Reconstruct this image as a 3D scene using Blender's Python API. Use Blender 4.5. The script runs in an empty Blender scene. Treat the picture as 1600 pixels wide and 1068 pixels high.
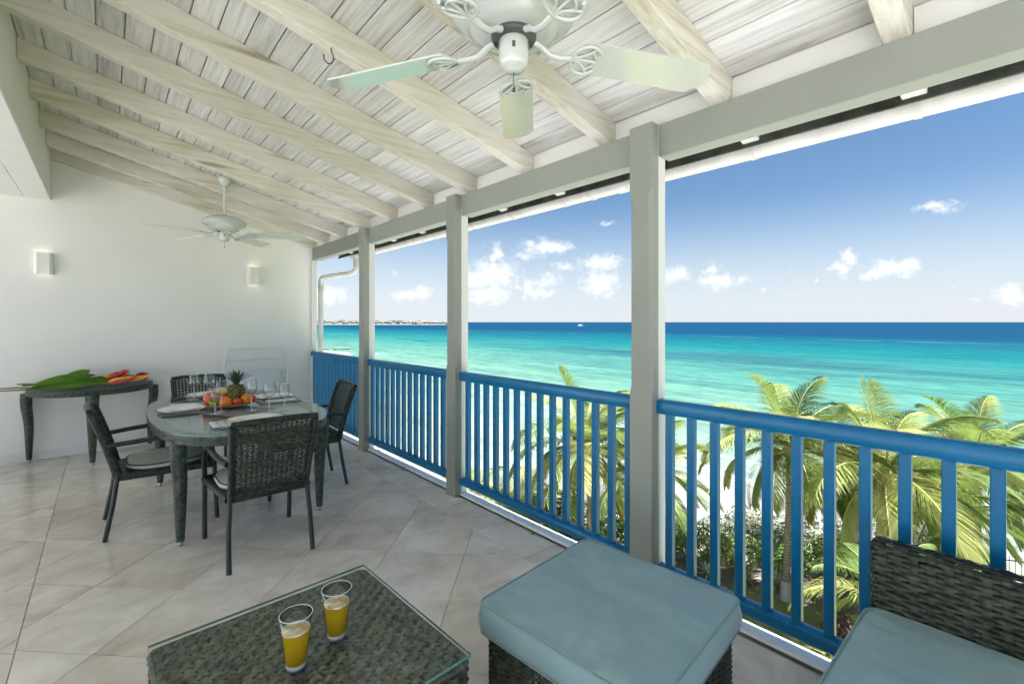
import bpy, math, random
from mathutils import Vector, Matrix, noise as mn
random.seed(7)
PI = math.pi
C = bpy.context.scene.collection
S = bpy.context.scene

# ------------------------------------------------------------------ camera
YAW = math.atan(635 / 725)
cam = bpy.data.cameras.new('camera'); cam.lens = 36 * 725 / 1600; cam.sensor_width = 36
cam.shift_y = -31 / 1600; cam.clip_start = 0.05; cam.clip_end = 90000
camo = bpy.data.objects.new('camera', cam); C.objects.link(camo)
camo.location = (0, 0, 1.45); camo.rotation_euler = (PI / 2, 0, -YAW); S.camera = camo
F = (math.sin(YAW), math.cos(YAW)); R = (math.cos(YAW), -math.sin(YAW))
def ray(px, py):
    r = (px - 800) / 725; u = (503 - py) / 725
    return (F[0] + R[0] * r, F[1] + R[1] * r, u)

# ------------------------------------------------------------------ exposure
S.view_settings.view_transform = 'Standard'; S.view_settings.look = 'None'
S.view_settings.gamma = 1; S.view_settings.use_curve_mapping = False
S.view_settings.exposure = 2.15
S.cycles.use_denoising = True
S.cycles.max_bounces = 14; S.cycles.diffuse_bounces = 8; S.cycles.glossy_bounces = 5
S.cycles.transparent_max_bounces = 24; S.cycles.transmission_bounces = 10
S.cycles.caustics_reflective = False; S.cycles.caustics_refractive = False
S.cycles.sample_clamp_indirect = 6

# ------------------------------------------------------------------ sun and sky
SUN = Vector((0.192, -0.45, 1.0)).normalized()
sl = bpy.data.lights.new('sun', 'SUN'); sl.energy = 5.0; sl.angle = math.radians(0.53); sl.color = (1, 0.98, 0.95)
so = bpy.data.objects.new('sun', sl); C.objects.link(so); so.rotation_euler = SUN.to_track_quat('Z', 'Y').to_euler()
W = bpy.data.worlds.new('World'); S.world = W; W.use_nodes = True
nt = W.node_tree; N = nt.nodes; L = nt.links; N.clear()
def nn(t, **k):
    n = N.new(t)
    for a, b in k.items(): setattr(n, a, b)
    return n
def mth(op, a, b=None, c=None, clamp=False):
    n = nn('ShaderNodeMath', operation=op, use_clamp=clamp)
    for i, x in enumerate((a, b, c)):
        if x is None: continue
        if isinstance(x, (int, float)): n.inputs[i].default_value = x
        else: L.new(x, n.inputs[i])
    return n.outputs[0]
sky = nn('ShaderNodeTexSky', sky_type='NISHITA', sun_disc=False)
sky.sun_elevation = math.asin(SUN.z); sky.sun_rotation = math.atan2(SUN.x, SUN.y)
sky.altitude = 0; sky.air_density = 1.0; sky.dust_density = 0.25; sky.ozone_density = 3.0
tc = nn('ShaderNodeTexCoord'); sx = nn('ShaderNodeSeparateXYZ'); L.new(tc.outputs['Generated'], sx.inputs[0])
az = mth('ARCTAN2', sx.outputs[0], sx.outputs[1]); el = mth('ARCSINE', sx.outputs[2])
cb = nn('ShaderNodeCombineXYZ'); L.new(az, cb.inputs[0]); L.new(el, cb.inputs[1])
def wnoise(scale, det, rough=0.6):
    n = nn('ShaderNodeTexNoise'); n.inputs['Scale'].default_value = scale; n.inputs['Detail'].default_value = det
    n.inputs['Roughness'].default_value = rough; L.new(cb.outputs[0], n.inputs['Vector']); return n
n1 = wnoise(26, 5)
sub = nn('ShaderNodeVectorMath', operation='SUBTRACT'); L.new(n1.outputs['Color'], sub.inputs[0]); sub.inputs[1].default_value = (.5, .5, .5)
sc = nn('ShaderNodeVectorMath', operation='MULTIPLY'); L.new(sub.outputs[0], sc.inputs[0]); sc.inputs[1].default_value = (.055, .035, 0)
ad = nn('ShaderNodeVectorMath', operation='ADD'); L.new(cb.outputs[0], ad.inputs[0]); L.new(sc.outputs[0], ad.inputs[1])
CL = [(775,395,10,12,1),(772,427,28,18,1),(744,435,22,14,1),(765,458,22,13,1),(741,467,16,6,.8),(851,387,28,10,1),(879,389,14,6,.8),
 (821,401,15,6,.8),(882,416,17,7,.8),(827,450,11,14,.85),(809,448,7,6,.7),(854,437,18,15,.8),(843,458,15,7,.9),(940,411,25,10,1),
 (937,443,21,17,1),(948,349,13,5,.7),(1055,429,19,11,1),(1112,418,9,10,.8),(1121,438,23,10,1),(1163,438,12,8,.7),(1235,423,15,5,.5),
 (1326,402,13,13,1),(1315,418,18,9,.9),(1272,437,6,5,.6),(1386,417,25,12,1),(1416,416,13,12,1),(1363,427,12,7,.9),(1462,324,34,9,.8),(1490,314,12,4,.6),
 (1078,466,6,4,.6),(1190,453,7,4,.5),(1240,459,7,4,.5),(1352,467,7,4,.5),(1491,452,7,4,.5),(1518,468,18,8,.5),(1580,460,26,13,1),
 (613,427,10,6,.6),(637,461,19,8,.9),(661,458,17,8,.9),(663,473,14,4,.6),(515,461,24,11,1)]
acc = None
for (px, py, hw, hh, st) in CL:
    d = Vector(ray(px, py)).normalized()
    a0 = math.atan2(d.x, d.y); e0 = math.asin(d.z)
    hw *= 1.3; hh *= 1.3; d2 = Vector(ray(px + hw, py)).normalized(); d3 = Vector(ray(px, py - hh)).normalized()
    da = abs(math.atan2(d2.x, d2.y) - a0); de = abs(math.asin(d3.z) - e0)
    m = nn('ShaderNodeVectorMath', operation='MULTIPLY_ADD'); L.new(ad.outputs[0], m.inputs[0])
    m.inputs[1].default_value = (1 / da, 1 / de, 0); m.inputs[2].default_value = (-a0 / da, -e0 / de, 0)
    ln = nn('ShaderNodeVectorMath', operation='LENGTH'); L.new(m.outputs[0], ln.inputs[0])
    v = mth('MULTIPLY_ADD', ln.outputs['Value'], -0.62 , 0.95 * st + .05)
    acc = v if acc is None else mth('MAXIMUM', acc, v)
# scattered cumulus all round the horizon outside the photographed sector
n3 = wnoise(9, 4, .55)
outm = mth('GREATER_THAN', mth('ABSOLUTE', mth('SUBTRACT', az, YAW)), 0.86)
band = mth('MULTIPLY_ADD', mth('ABSOLUTE', mth('SUBTRACT', el, 0.11)), -3.0, 0.35)
oc = mth('MULTIPLY', mth('ADD', mth('MULTIPLY_ADD', n3.outputs[0], 4.0, -2.35), band), outm)
oc = mth('ADD', oc, mth('MULTIPLY_ADD', outm, 5.0, -5.0))
acc = mth('MAXIMUM', acc, oc)
n2 = wnoise(60, 6, .65)
den = mth('MULTIPLY_ADD', n2.outputs[0], 1.5, -0.85); den = mth('ADD', den, acc)
ramp = nn('ShaderNodeMapRange', interpolation_type='SMOOTHSTEP'); L.new(den, ramp.inputs[0])
ramp.inputs[1].default_value = 0.02; ramp.inputs[2].default_value = 0.95; ramp.inputs[4].default_value = .93
up = mth('GREATER_THAN', el, 0.0)
cm = mth('MULTIPLY', ramp.outputs[0], up)
# thin whitish veil that thickens towards the horizon
veil = nn('ShaderNodeMapRange', interpolation_type='SMOOTHSTEP'); L.new(el, veil.inputs[0])
veil.inputs[1].default_value = 0.0; veil.inputs[2].default_value = 0.25; veil.inputs[3].default_value = .85; veil.inputs[4].default_value = 0.0
mixv = nn('ShaderNodeMix', data_type='RGBA'); L.new(veil.outputs[0], mixv.inputs[0]); L.new(sky.outputs[0], mixv.inputs[6])
mixv.inputs[7].default_value = (6.2, 6.6, 7.3, 1)
mixc = nn('ShaderNodeMix', data_type='RGBA'); L.new(cm, mixc.inputs[0]); L.new(mixv.outputs[2], mixc.inputs[6])
mixc.inputs[7].default_value = (9.0, 9.05, 9.1, 1)
SKYTINT = nn('ShaderNodeHueSaturation'); SKYTINT.inputs['Saturation'].default_value = 1.10; SKYTINT.inputs['Value'].default_value = 0.54
L.new(mixc.outputs[2], SKYTINT.inputs['Color'])
bg = nn('ShaderNodeBackground'); bg.inputs[1].default_value = 0.055; L.new(SKYTINT.outputs[0], bg.inputs[0])
wo = nn('ShaderNodeOutputWorld'); L.new(bg.outputs[0], wo.inputs[0])
W.cycles.sampling_method = 'MANUAL'; W.cycles.sample_map_resolution = 512

# ------------------------------------------------------------------ materials
class Mat:
    def __init__(s, name):
        s.m = bpy.data.materials.new(name); s.m.use_nodes = True
        s.t = s.m.node_tree; s.b = s.t.nodes['Principled BSDF']; s.o = s.t.nodes['Material Output']
    def n(s, t, ins=None, **k):
        n = s.t.nodes.new(t)
        for a, b in k.items(): setattr(n, a, b)
        for a, b in (ins or {}).items():
            if hasattr(b, 'node') : s.t.links.new(b, n.inputs[a])
            else: n.inputs[a].default_value = b
        return n
    def set(s, **k):
        for a, b in k.items():
            a = {'color': 'Base Color', 'rough': 'Roughness', 'metal': 'Metallic', 'spec': 'Specular IOR Level', 'normal': 'Normal',
                 'trans': 'Transmission Weight', 'coat': 'Coat Weight', 'coatr': 'Coat Roughness', 'ior': 'IOR', 'emis': 'Emission Color', 'emiss': 'Emission Strength',
                 'sss': 'Subsurface Weight', 'sheen': 'Sheen Weight', 'alpha': 'Alpha'}[a]
            if hasattr(b, 'node'): s.t.links.new(b, s.b.inputs[a])
            else:
                if isinstance(b, tuple) and len(b) == 3: b = (*b, 1)
                s.b.inputs[a].default_value = b
        return s
    def coord(s, scale=(1, 1, 1), kind='Object', rot=(0, 0, 0)):
        c = s.n('ShaderNodeTexCoord'); m = s.n('ShaderNodeMapping', {'Scale': scale, 'Rotation': rot}); s.t.links.new(c.outputs[kind], m.inputs[0])
        return m.outputs[0]
    def world(s, scale=(1, 1, 1)):
        c = s.n('ShaderNodeNewGeometry'); m = s.n('ShaderNodeMapping', {'Scale': scale}); s.t.links.new(c.outputs['Position'], m.inputs[0]); return m.outputs[0]
    def noise(s, vec, scale=5, det=3, rough=.55, dist=0):
        return s.n('ShaderNodeTexNoise', {'Vector': vec, 'Scale': scale, 'Detail': det, 'Roughness': rough, 'Distortion': dist}).outputs[0]
    def ramp(s, fac, stops, interp='LINEAR'):
        r = s.n('ShaderNodeValToRGB', {'Fac': fac}); r.color_ramp.interpolation = interp; e = r.color_ramp.elements
        while len(e) < len(stops): e.new(.5)
        for i, (p, c) in enumerate(stops): e[i].position = p; e[i].color = (*c, 1) if len(c) == 3 else c
        return r.outputs[0]
    def mix(s, f, a, b, mode='MIX'):
        n = s.n('ShaderNodeMix', data_type='RGBA', blend_type=mode)
        for i, x in ((0, f), (6, a), (7, b)):
            if hasattr(x, 'node'): s.t.links.new(x, n.inputs[i])
            else: n.inputs[i].default_value = (*x, 1) if isinstance(x, tuple) and len(x) == 3 else x
        return n.outputs[2]
    def math(s, op, a, b=0.0, c=0.0, clamp=False):
        return s.n('ShaderNodeMath', {0: a, 1: b, 2: c}, operation=op, use_clamp=clamp).outputs[0]
    def rnd(s): return s.n('ShaderNodeObjectInfo').outputs['Random']
    def bump(s, h, st=.3, d=.01):
        return s.n('ShaderNodeBump', {'Height': h, 'Strength': st, 'Distance': d}).outputs[0]
    def varied(s, c, amt=.12, scale=4, obj=True):
        v = s.coord() if obj else s.world()
        n = s.noise(v, scale, 4)
        lo = tuple(x * (1 - amt) for x in c); hi = tuple(min(1, x * (1 + amt)) for x in c)
        return s.ramp(n, [(.3, lo), (.7, hi)])
MT = {}
def plain(name, c, rough=.5, amt=.08, scale=6, bump=0, bscale=80, **k):
    m = Mat(name); m.set(color=m.varied(c, amt, scale), rough=rough, **k)
    if bump: m.set(normal=m.bump(m.noise(m.coord(), bscale, 3), bump, .004))
    MT[name] = m.m; return m
# plaster: smooth cream painted render with faint trowel unevenness
m = Mat('plaster'); v = m.world()
m.set(color=m.ramp(m.noise(v, 1.3, 3), [(.3, (.75, .755, .725)), (.7, (.80, .805, .78))]), rough=.7, normal=m.bump(m.noise(v, 9, 5), .12, .006)); MT['plaster'] = m.m
# whitewashed boards: grain runs along Y
def wood(name, sc, stops, rough=.55, knots=True, fold=.6):
    m = Mat(name); r = m.rnd()
    off = m.n('ShaderNodeCombineXYZ', {0: m.math('MULTIPLY', r, 37.0), 1: m.math('MULTIPLY', r, 91.0), 2: r}).outputs[0]
    c = m.coord(); c = m.n('ShaderNodeVectorMath', {0: c, 1: off}, operation='ADD').outputs[0]
    mp = m.n('ShaderNodeMapping', {'Vector': c, 'Scale': sc}).outputs[0]
    g = m.noise(mp, 1.0, 7, .68, .5); g2 = m.noise(c, 1.6, 3)
    f = m.math('ADD', m.math('MULTIPLY', g, fold), m.math('MULTIPLY', g2, 1 - fold))
    col = m.ramp(f, stops)
    tint = m.ramp(r, [(0, (.82, .82, .81)), (1, (1.0, 1.0, 1.0))]); col = m.mix(1.0, col, tint, 'MULTIPLY')
    if knots:
        ks = m.n('ShaderNodeMapping', {'Vector': c, 'Scale': tuple(min(x, 9) * .42 for x in sc)}).outputs[0]
        vo = m.n('ShaderNodeTexVoronoi', {'Vector': ks, 'Scale': 1.35}).outputs['Distance']
        k = m.ramp(m.math('ADD', vo, m.math('MULTIPLY', g, .1)), [(.10, (.85, .85, .85)), (.19, (0, 0, 0))]); col = m.mix(k, col, (.30, .25, .15))
    m.set(color=col, rough=rough, spec=.3, normal=m.bump(g, .45, .004)); MT[name] = m.m; return m
wood('board_wood', (42, 1.6, 42), [(.33, (.38, .37, .35)), (.44, (.60, .595, .585)), (.58, (.75, .75, .745))], fold=.75)
wood('rafter_wood', (1.1, 34, 34), [(.34, (.40, .37, .27)), (.44, (.60, .57, .47)), (.58, (.73, .71, .65))])
wood('shaded_trim', (3, 3, 3), [(.2, (.28, .30, .27)), (.8, (.33, .35, .32))], knots=False)  # white paint darkened: shade of the room-facing sides put into the colour
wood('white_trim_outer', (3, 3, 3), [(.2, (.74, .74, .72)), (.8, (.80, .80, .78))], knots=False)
# blue gloss paint
m = Mat('blue_paint'); m.set(color=m.varied((.0015, .138, .315), .1, 3), rough=.32, spec=.4, normal=m.bump(m.noise(m.coord(), 55, 3), .10, .003)); MT['blue_paint'] = m.m
plain('gutter_plastic', (.62, .61, .58), .45, .1, 8)
plain('gutter_joint', (.54, .52, .48), .5, .1, 8)
plain('roof_felt', (.045, .05, .045), .8, .6, 9, bump=.5, bscale=30)
plain('roof_tile', (.22, .09, .06), .7)
# travertine tile
m = Mat('travertine'); r = m.rnd(); w = m.world()
ro = m.n('ShaderNodeCombineXYZ', {0: m.math('MULTIPLY', r, 60.0), 1: m.math('MULTIPLY', r, 33.0)}).outputs[0]
c = m.n('ShaderNodeVectorMath', {0: w, 1: ro}, operation='ADD').outputs[0]
big = m.noise(c, 1.6, 5, .6, .8); vein = m.noise(m.n('ShaderNodeMapping', {'Vector': c, 'Scale': (2.6, 4.2, 1), 'Rotation': (0, 0, .7)}).outputs[0], 1.5, 9, .72, .5)
f = m.math('ADD', m.math('MULTIPLY', big, .55), m.math('MULTIPLY', vein, .45))
col = m.ramp(f, [(.34, (.47, .41, .33)), (.44, (.62, .565, .485)), (.53, (.71, .66, .59)), (.66, (.84, .81, .76))])
col = m.mix(1.0, col, m.ramp(r, [(0, (.90, .885, .86)), (.5, (.98, .97, .96)), (1, (1, 1, 1))]), 'MULTIPLY')
pit = m.ramp(m.noise(c, 55, 2), [(.70, (0, 0, 0)), (.76, (1, 1, 1))]); col = m.mix(m.math('MULTIPLY', pit, .35), col, (.72, .70, .66))
m.set(color=col, rough=m.ramp(vein, [(.3, (.13,) * 3), (.7, (.28,) * 3)]), spec=.5, normal=m.bump(vein, .06, .003)); MT['travertine'] = m.m
plain('grout', (.40, .38, .35), .9); plain('bounce_paving', (.60, .61, .62), .8, .05, 2)  # the paving covers only unseen floors added for bounce light
m = Mat('kerb_paint'); w = m.world(); m.set(color=m.ramp(m.noise(w, 14, 6), [(.3, (.74, .74, .72)), (.5, (.84, .84, .83))]), rough=.6, normal=m.bump(m.noise(w, 60, 4), .3, .004)); MT['kerb_paint'] = m.m
plain('seal_strip', (.09, .10, .10), .7)
# synthetic rattan
def rattan(name, a, b, wrap=0, rough=.38):
    m = Mat(name); c = m.coord(); g = m.noise(c, 38, 4, .6)
    col = m.ramp(g, [(.32, a), (.66, b)])
    fine = m.noise(m.n('ShaderNodeMapping', {'Vector': c, 'Scale': (1, 1, 1)}).outputs[0], 260, 2)
    h = fine
    if wrap:
        uv = m.n('ShaderNodeTexCoord').outputs['UV']
        sp = m.n('ShaderNodeSeparateXYZ', {0: uv})
        ph = m.math('ADD', m.math('MULTIPLY', sp.outputs[1], wrap), sp.outputs[0])
        fr = m.math('PINGPONG', ph, .5); h = m.math('POWER', m.math('MULTIPLY', fr, 2.0), .5)
        col = m.mix(m.math('MULTIPLY', m.math('SUBTRACT', 1.0, h), .55), col, tuple(x * .35 for x in a))
        cell = m.n('ShaderNodeTexWhiteNoise', {'W': m.math('FLOOR', ph)}, noise_dimensions='1D').outputs[0]
        col = m.mix(1.0, col, m.ramp(cell, [(0, (.75, .78, .75)), (1, (1.25, 1.22, 1.2))]), 'MULTIPLY')
        m.set(normal=m.bump(h, .8, .003))
    else: m.set(normal=m.bump(h, .12, .001))
    m.set(color=col, rough=rough, spec=.25); MT[name] = m.m
rattan('rattan_dark', (.014, .020, .014), (.078, .090, .066), rough=.46)
rattan('rattan_wrap', (.014, .022, .019), (.045, .060, .052), wrap=70, rough=.3)
rattan('rattan_grey', (.020, .030, .023), (.095, .12, .095), rough=.34)
rattan('rattan_top', (.032, .040, .030), (.20, .21, .165), rough=.4); rattan('rattan_grey_wrap', (.04, .052, .042), (.11, .13, .105), wrap=60, rough=.42)
plain('dark_metal', (.022, .030, .028), .4, .15)
plain('steel', (.55, .55, .54), .28, .05, metal=1.0)
plain('black_cord', (.006, .008, .009), .6)
def fabric(name, c, rough=.55):
    m = Mat(name); o = m.coord()
    m.set(color=m.ramp(m.noise(o, 3, 4), [(.3, tuple(x * .93 for x in c)), (.7, tuple(x * 1.05 for x in c))]), rough=rough, spec=.35, sheen=.15,
          normal=m.bump(m.math('ADD', m.math('MULTIPLY', m.noise(o, 6.5, 3, .5, .8), 8.0), m.noise(o, 420, 2)), .22, .004)); MT[name] = m.m
fabric('seat_fabric', (.42, .44, .40)); fabric('teal_vinyl', (.245, .37, .395), .42); fabric('teal_piping', (.20, .30, .31), .4)
fabric('white_linen', (.72, .74, .80)); fabric('mat_fabric', (.13, .12, .10))
plain('porcelain', (.78, .78, .75), .12, .02, coat=.3)
plain('fan_enamel', (.56, .60, .585), .16, .03, coat=.5)
plain('fan_blade', (.60, .635, .60), .10, .03, coat=.6)
plain('fan_dark', (.07, .08, .075), .4)
plain('ceramic_lamp', (.80, .79, .75), .6)
plain('rack_white', (.72, .75, .78), .4, .04)
plain('hook_iron', (.06, .06, .04), .5)
def thin_glass(name, tint=(1, 1, 1), ior=1.5, rough=0.0, extra=1.0, edge=False):
    m = Mat(name); ge = m.n('ShaderNodeNewGeometry'); dt_ = m.n('ShaderNodeVectorMath', {0: ge.outputs['Incoming'], 1: ge.outputs['Normal']}, operation='DOT_PRODUCT').outputs['Value']
    f0 = ((ior - 1) / (ior + 1)) ** 2 * extra
    fr = m.math('MULTIPLY_ADD', m.math('POWER', m.math('SUBTRACT', 1.0, m.math('ABSOLUTE', dt_), clamp=True), 5.0), 1 - f0, f0)
    if edge:
        ef = m.math('MULTIPLY', m.math('POWER', m.math('SUBTRACT', 1.0, m.math('ABSOLUTE', dt_), clamp=True), 2.2), .75)
        tcol = m.mix(ef, tuple(tint), (.16, .19, .20))
    else: tcol = (*tint, 1)
    tr = m.n('ShaderNodeBsdfTransparent', {'Color': tcol}).outputs[0]; gl = m.n('ShaderNodeBsdfGlossy', {'Roughness': rough}).outputs[0]
    mx = m.n('ShaderNodeMixShader', {0: fr, 1: tr, 2: gl}).outputs[0]; m.t.links.new(mx, m.o.inputs[0]); MT[name] = m.m
thin_glass('table_glass', (.90, .97, .94), 1.52, .0, 1.35); thin_glass('drink_glass', (.95, .97, .975), 1.5, .0, 2.0, True)
plain('glass_edge', (.10, .24, .22), .15, .05); plain('rim_glint', (.75, .80, .82), .1, .02)  # pale rim colour stands in for glints along the glass edges
m = Mat('stem_glass'); m.set(color=(.8, .84, .86), rough=.05); tr_ = m.n('ShaderNodeBsdfTransparent').outputs[0]; mx = m.n('ShaderNodeMixShader', {0: .42, 1: tr_, 2: m.b.outputs[0]}).outputs[0]; m.t.links.new(mx, m.o.inputs[0]); MT['stem_glass'] = m.m  # white mixed in to paint the bright reflections of the stem
m = Mat('beer'); gl = m.n('ShaderNodeBsdfGlass', {'Color': (1, .78, .12, 1), 'IOR': 1.2, 'Roughness': .05}).outputs[0]
tl = m.n('ShaderNodeBsdfTranslucent', {'Color': (1, .78, .02, 1)}).outputs[0]; df = m.n('ShaderNodeBsdfDiffuse', {'Color': (.82, .56, .015, 1)}).outputs[0]
a = m.n('ShaderNodeMixShader', {0: .5, 1: tl, 2: df}).outputs[0]; a = m.n('ShaderNodeMixShader', {0: .7, 1: gl, 2: a}).outputs[0]; m.t.links.new(a, m.o.inputs[0]); MT['beer'] = m.m
m = Mat('beer_foam'); g = m.noise(m.coord(), 42, 4); m.set(color=m.ramp(g, [(.46, (.45, .30, .03)), (.60, (.62, .57, .42))]), rough=.6, normal=m.bump(m.noise(m.coord(), 300, 2), .4, .001)); MT['beer_foam'] = m.m
plain('orange_peel', (.78, .22, .012), .4, .1, 12, bump=.25, bscale=350); plain('apple_red', (.50, .07, .025), .25, .5, 14); plain('lime_green', (.20, .33, .03), .35, .2, 18)
plain('mango_yellow', (.62, .42, .03), .4, .25, 14); plain('bowl_wood', (.45, .26, .13), .35, .15); plain('pomelo_pink', (.58, .14, .05), .35, .2)
m = Mat('pineapple_skin'); o = m.coord((1, 1, 1)); vo = m.n('ShaderNodeTexVoronoi', {'Vector': o, 'Scale': 70}).outputs['Distance']
m.set(color=m.ramp(vo, [(.1, (.30, .24, .05)), (.5, (.10, .12, .03)), (.8, (.03, .04, .015))]), rough=.5, normal=m.bump(vo, .8, .006)); MT['pineapple_skin'] = m.m
plain('pineapple_leaf', (.045, .095, .045), .4, .4, 20)
# vegetation
def leafmat(name, stops, rough=.38, tl=.35, scale=2.2, world=True):
    m = Mat(name); r = m.rnd(); n = m.noise(m.world() if world else m.coord(), scale, 3)
    f = m.math('ADD', m.math('MULTIPLY', r, .55), m.math('MULTIPLY', n, .45)); col = m.ramp(f, stops); m.set(color=col, rough=rough + .2, spec=.18)
    t = m.n('ShaderNodeBsdfTranslucent', {'Color': col}).outputs[0]
    x = m.n('ShaderNodeMixShader', {0: tl, 1: m.b.outputs[0], 2: t}).outputs[0]; m.t.links.new(x, m.o.inputs[0]); MT[name] = m.m
leafmat('palm_leaf', [(.22, (.10, .165, .045)), (.42, (.20, .27, .075)), (.60, (.34, .385, .12)), (.80, (.47, .47, .21))], .28, .42)
leafmat('palm_leaf_gold', [(.2, (.24, .20, .02)), (.8, (.36, .27, .03))], .35, .4)
leafmat('palm_leaf_dry', [(.2, (.25, .20, .12)), (.8, (.42, .36, .24))], .6, .2)
leafmat('hedge_leaf', [(.25, (.055, .11, .03)), (.5, (.12, .20, .055)), (.75, (.24, .31, .10))], .35, .3, 9)
leafmat('scrub_leaf', [(.25, (.10, .125, .07)), (.5, (.17, .20, .13)), (.75, (.24, .26, .18))], .5, .25, 6)
leafmat('agave_leaf', [(.2, (.28, .34, .22)), (.8, (.50, .54, .38))], .4, .15)
leafmat('purple_leaf', [(.2, (.10, .05, .05)), (.8, (.34, .22, .20))], .5, .2, 12)
leafmat('grass_blade', [(.2, (.12, .17, .03)), (.8, (.26, .29, .06))], .5, .3, 3)
m = Mat('palm_bark'); o = m.coord(); wv = m.n('ShaderNodeTexWave', {'Vector': o, 'Scale': 3.6, 'Distortion': 2.5, 'Detail': 2}, bands_direction='Z').outputs['Fac']
m.set(color=m.mix(m.noise(o, 8, 5), m.ramp(wv, [(.2, (.11, .095, .075)), (.7, (.27, .245, .20))]), (.15, .13, .10)), rough=.85, normal=m.bump(wv, .7, .02)); MT['palm_bark'] = m.m
plain('whitewash', (.30, .30, .30), .7)
plain('palm_rib', (.30, .27, .08), .45, .2)
plain('bark', (.10, .08, .055), .9)
m = Mat('sand'); w = m.world(); m.set(color=m.ramp(m.noise(w, .35, 6, .6), [(.3, (.150, .150, .138)), (.7, (.19, .19, .178))]), rough=.9, normal=m.bump(m.noise(w, 5, 5), .5, .04)); MT['sand'] = m.m
m = Mat('lawn'); w = m.world(); m.set(color=m.ramp(m.noise(w, 2.2, 7, .7), [(.3, (.15, .17, .05)), (.5, (.22, .245, .075)), (.7, (.28, .29, .11))]), rough=.9, normal=m.bump(m.noise(w, 60, 4), .8, .03)); MT['lawn'] = m.m
m = Mat('soil'); w = m.world(); m.set(color=m.ramp(m.noise(w, 4, 6, .7), [(.35, (.12, .10, .075)), (.65, (.22, .19, .15))]), rough=.95, normal=m.bump(m.noise(w, 20, 4), .8, .04)); MT['soil'] = m.m
plain('path_stone', (.19, .15, .13), .9, .2, 5); plain('rock', (.16, .14, .11), .9, .3); plain('iron_fence', (.03, .032, .03), .6)
plain('house_wall', (.21, .205, .20), .8, .25, .02); plain('house_roof', (.13, .115, .11), .8, .3, .02); plain('house_window', (.06, .08, .09), .3)
m = Mat('far_scrub'); w = m.world(); m.set(color=m.ramp(m.noise(w, .05, 4), [(.3, (.075, .09, .075)), (.7, (.13, .135, .115))]), rough=1); MT['far_scrub'] = m.m
plain('boat_white', (.7, .7, .7), .3)
# sea: colour of the bottom showing through follows the depth, i.e. the distance from the beach (world X)
m = Mat('sea_water'); w = m.n('ShaderNodeNewGeometry').outputs['Position']
xs = m.n('ShaderNodeSeparateXYZ', {0: w})
nb = m.noise(m.world((.006, .0022, 1)), 1, 4, .6); nm = m.noise(m.world((.045, .009, 1)), 1, 5, .6)
lx = m.math('LOGARITHM', m.math('MAXIMUM', xs.outputs[0], 5.0), 10.0)
lx = m.math('ADD', lx, m.math('ADD', m.math('MULTIPLY_ADD', nb, .34, -.17), m.math('MULTIPLY_ADD', nm, .20, -.10)))
t = m.math('MULTIPLY_ADD', lx, .5, -.5)      # x=10 -> 0, x=1000 -> 1
col = m.ramp(t, [(.10, (.210, .235, .195)), (.24, (.140, .190, .158)), (.38, (.066, .148, .118)), (.50, (.024, .112, .100)), (.62, (.003, .078, .088)), (.72, (.001, .046, .074)), (.80, (.0006, .0270, .062)), (1.0, (.0010, .0260, .062))])
pat = m.noise(m.world((.030, .0045, 1)), 1, 6, .65)
pm = m.math('MULTIPLY', m.ramp(pat, [(.50, (0, 0, 0)), (.60, (1, 1, 1))]), m.ramp(t, [(.36, (0, 0, 0)), (.48, (.6,) * 3), (.62, (.6,) * 3), (.74, (0, 0, 0))]))
col = m.mix(pm, col, (.012, .045, .07))
# broken surf line on the reef
fx = m.math('SUBTRACT', xs.outputs[0], m.math('MULTIPLY_ADD', m.noise(m.world((.002, .004, 1)), 1, 3), 90.0, 270.0))
fo = m.math('MULTIPLY', m.math('LESS_THAN', m.math('ABSOLUTE', fx), m.math('MULTIPLY_ADD', m.noise(m.world((.02, .05, 1)), 1, 5), 14.0, -5.5)), .35)
col = m.mix(fo, col, (.14, .16, .165))
b1 = m.noise(m.world((.5, .22, 1)), 1, 6, .62, .4); b2 = m.noise(m.world((.08, .03, 1)), 1, 4, .6)
hh = m.math('ADD', m.math('MULTIPLY', b1, .5), m.math('MULTIPLY', b2, 2.0))
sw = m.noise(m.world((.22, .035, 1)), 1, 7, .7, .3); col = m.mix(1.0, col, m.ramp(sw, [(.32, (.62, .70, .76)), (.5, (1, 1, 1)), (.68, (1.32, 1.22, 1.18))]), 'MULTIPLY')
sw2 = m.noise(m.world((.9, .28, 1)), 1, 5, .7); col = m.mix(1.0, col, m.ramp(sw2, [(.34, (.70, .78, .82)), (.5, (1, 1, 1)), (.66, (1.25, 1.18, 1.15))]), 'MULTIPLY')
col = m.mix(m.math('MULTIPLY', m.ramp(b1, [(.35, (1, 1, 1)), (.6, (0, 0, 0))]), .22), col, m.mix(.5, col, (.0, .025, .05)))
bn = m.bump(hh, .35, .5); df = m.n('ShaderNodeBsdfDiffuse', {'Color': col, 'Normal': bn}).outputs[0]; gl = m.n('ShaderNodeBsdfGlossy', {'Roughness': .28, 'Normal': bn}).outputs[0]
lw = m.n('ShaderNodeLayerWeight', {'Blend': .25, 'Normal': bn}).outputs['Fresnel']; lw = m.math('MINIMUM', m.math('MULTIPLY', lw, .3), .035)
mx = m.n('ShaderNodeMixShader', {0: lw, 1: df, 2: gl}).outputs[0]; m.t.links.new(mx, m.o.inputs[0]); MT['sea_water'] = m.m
m = Mat('surf'); g = m.noise(m.world((.8, .25, 1)), 1, 5, .7)
m.set(color=(.30, .31, .31), rough=.7, alpha=m.ramp(g, [(.42, (0, 0, 0)), (.62, (.9,) * 3)])); MT['surf'] = m.m

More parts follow.
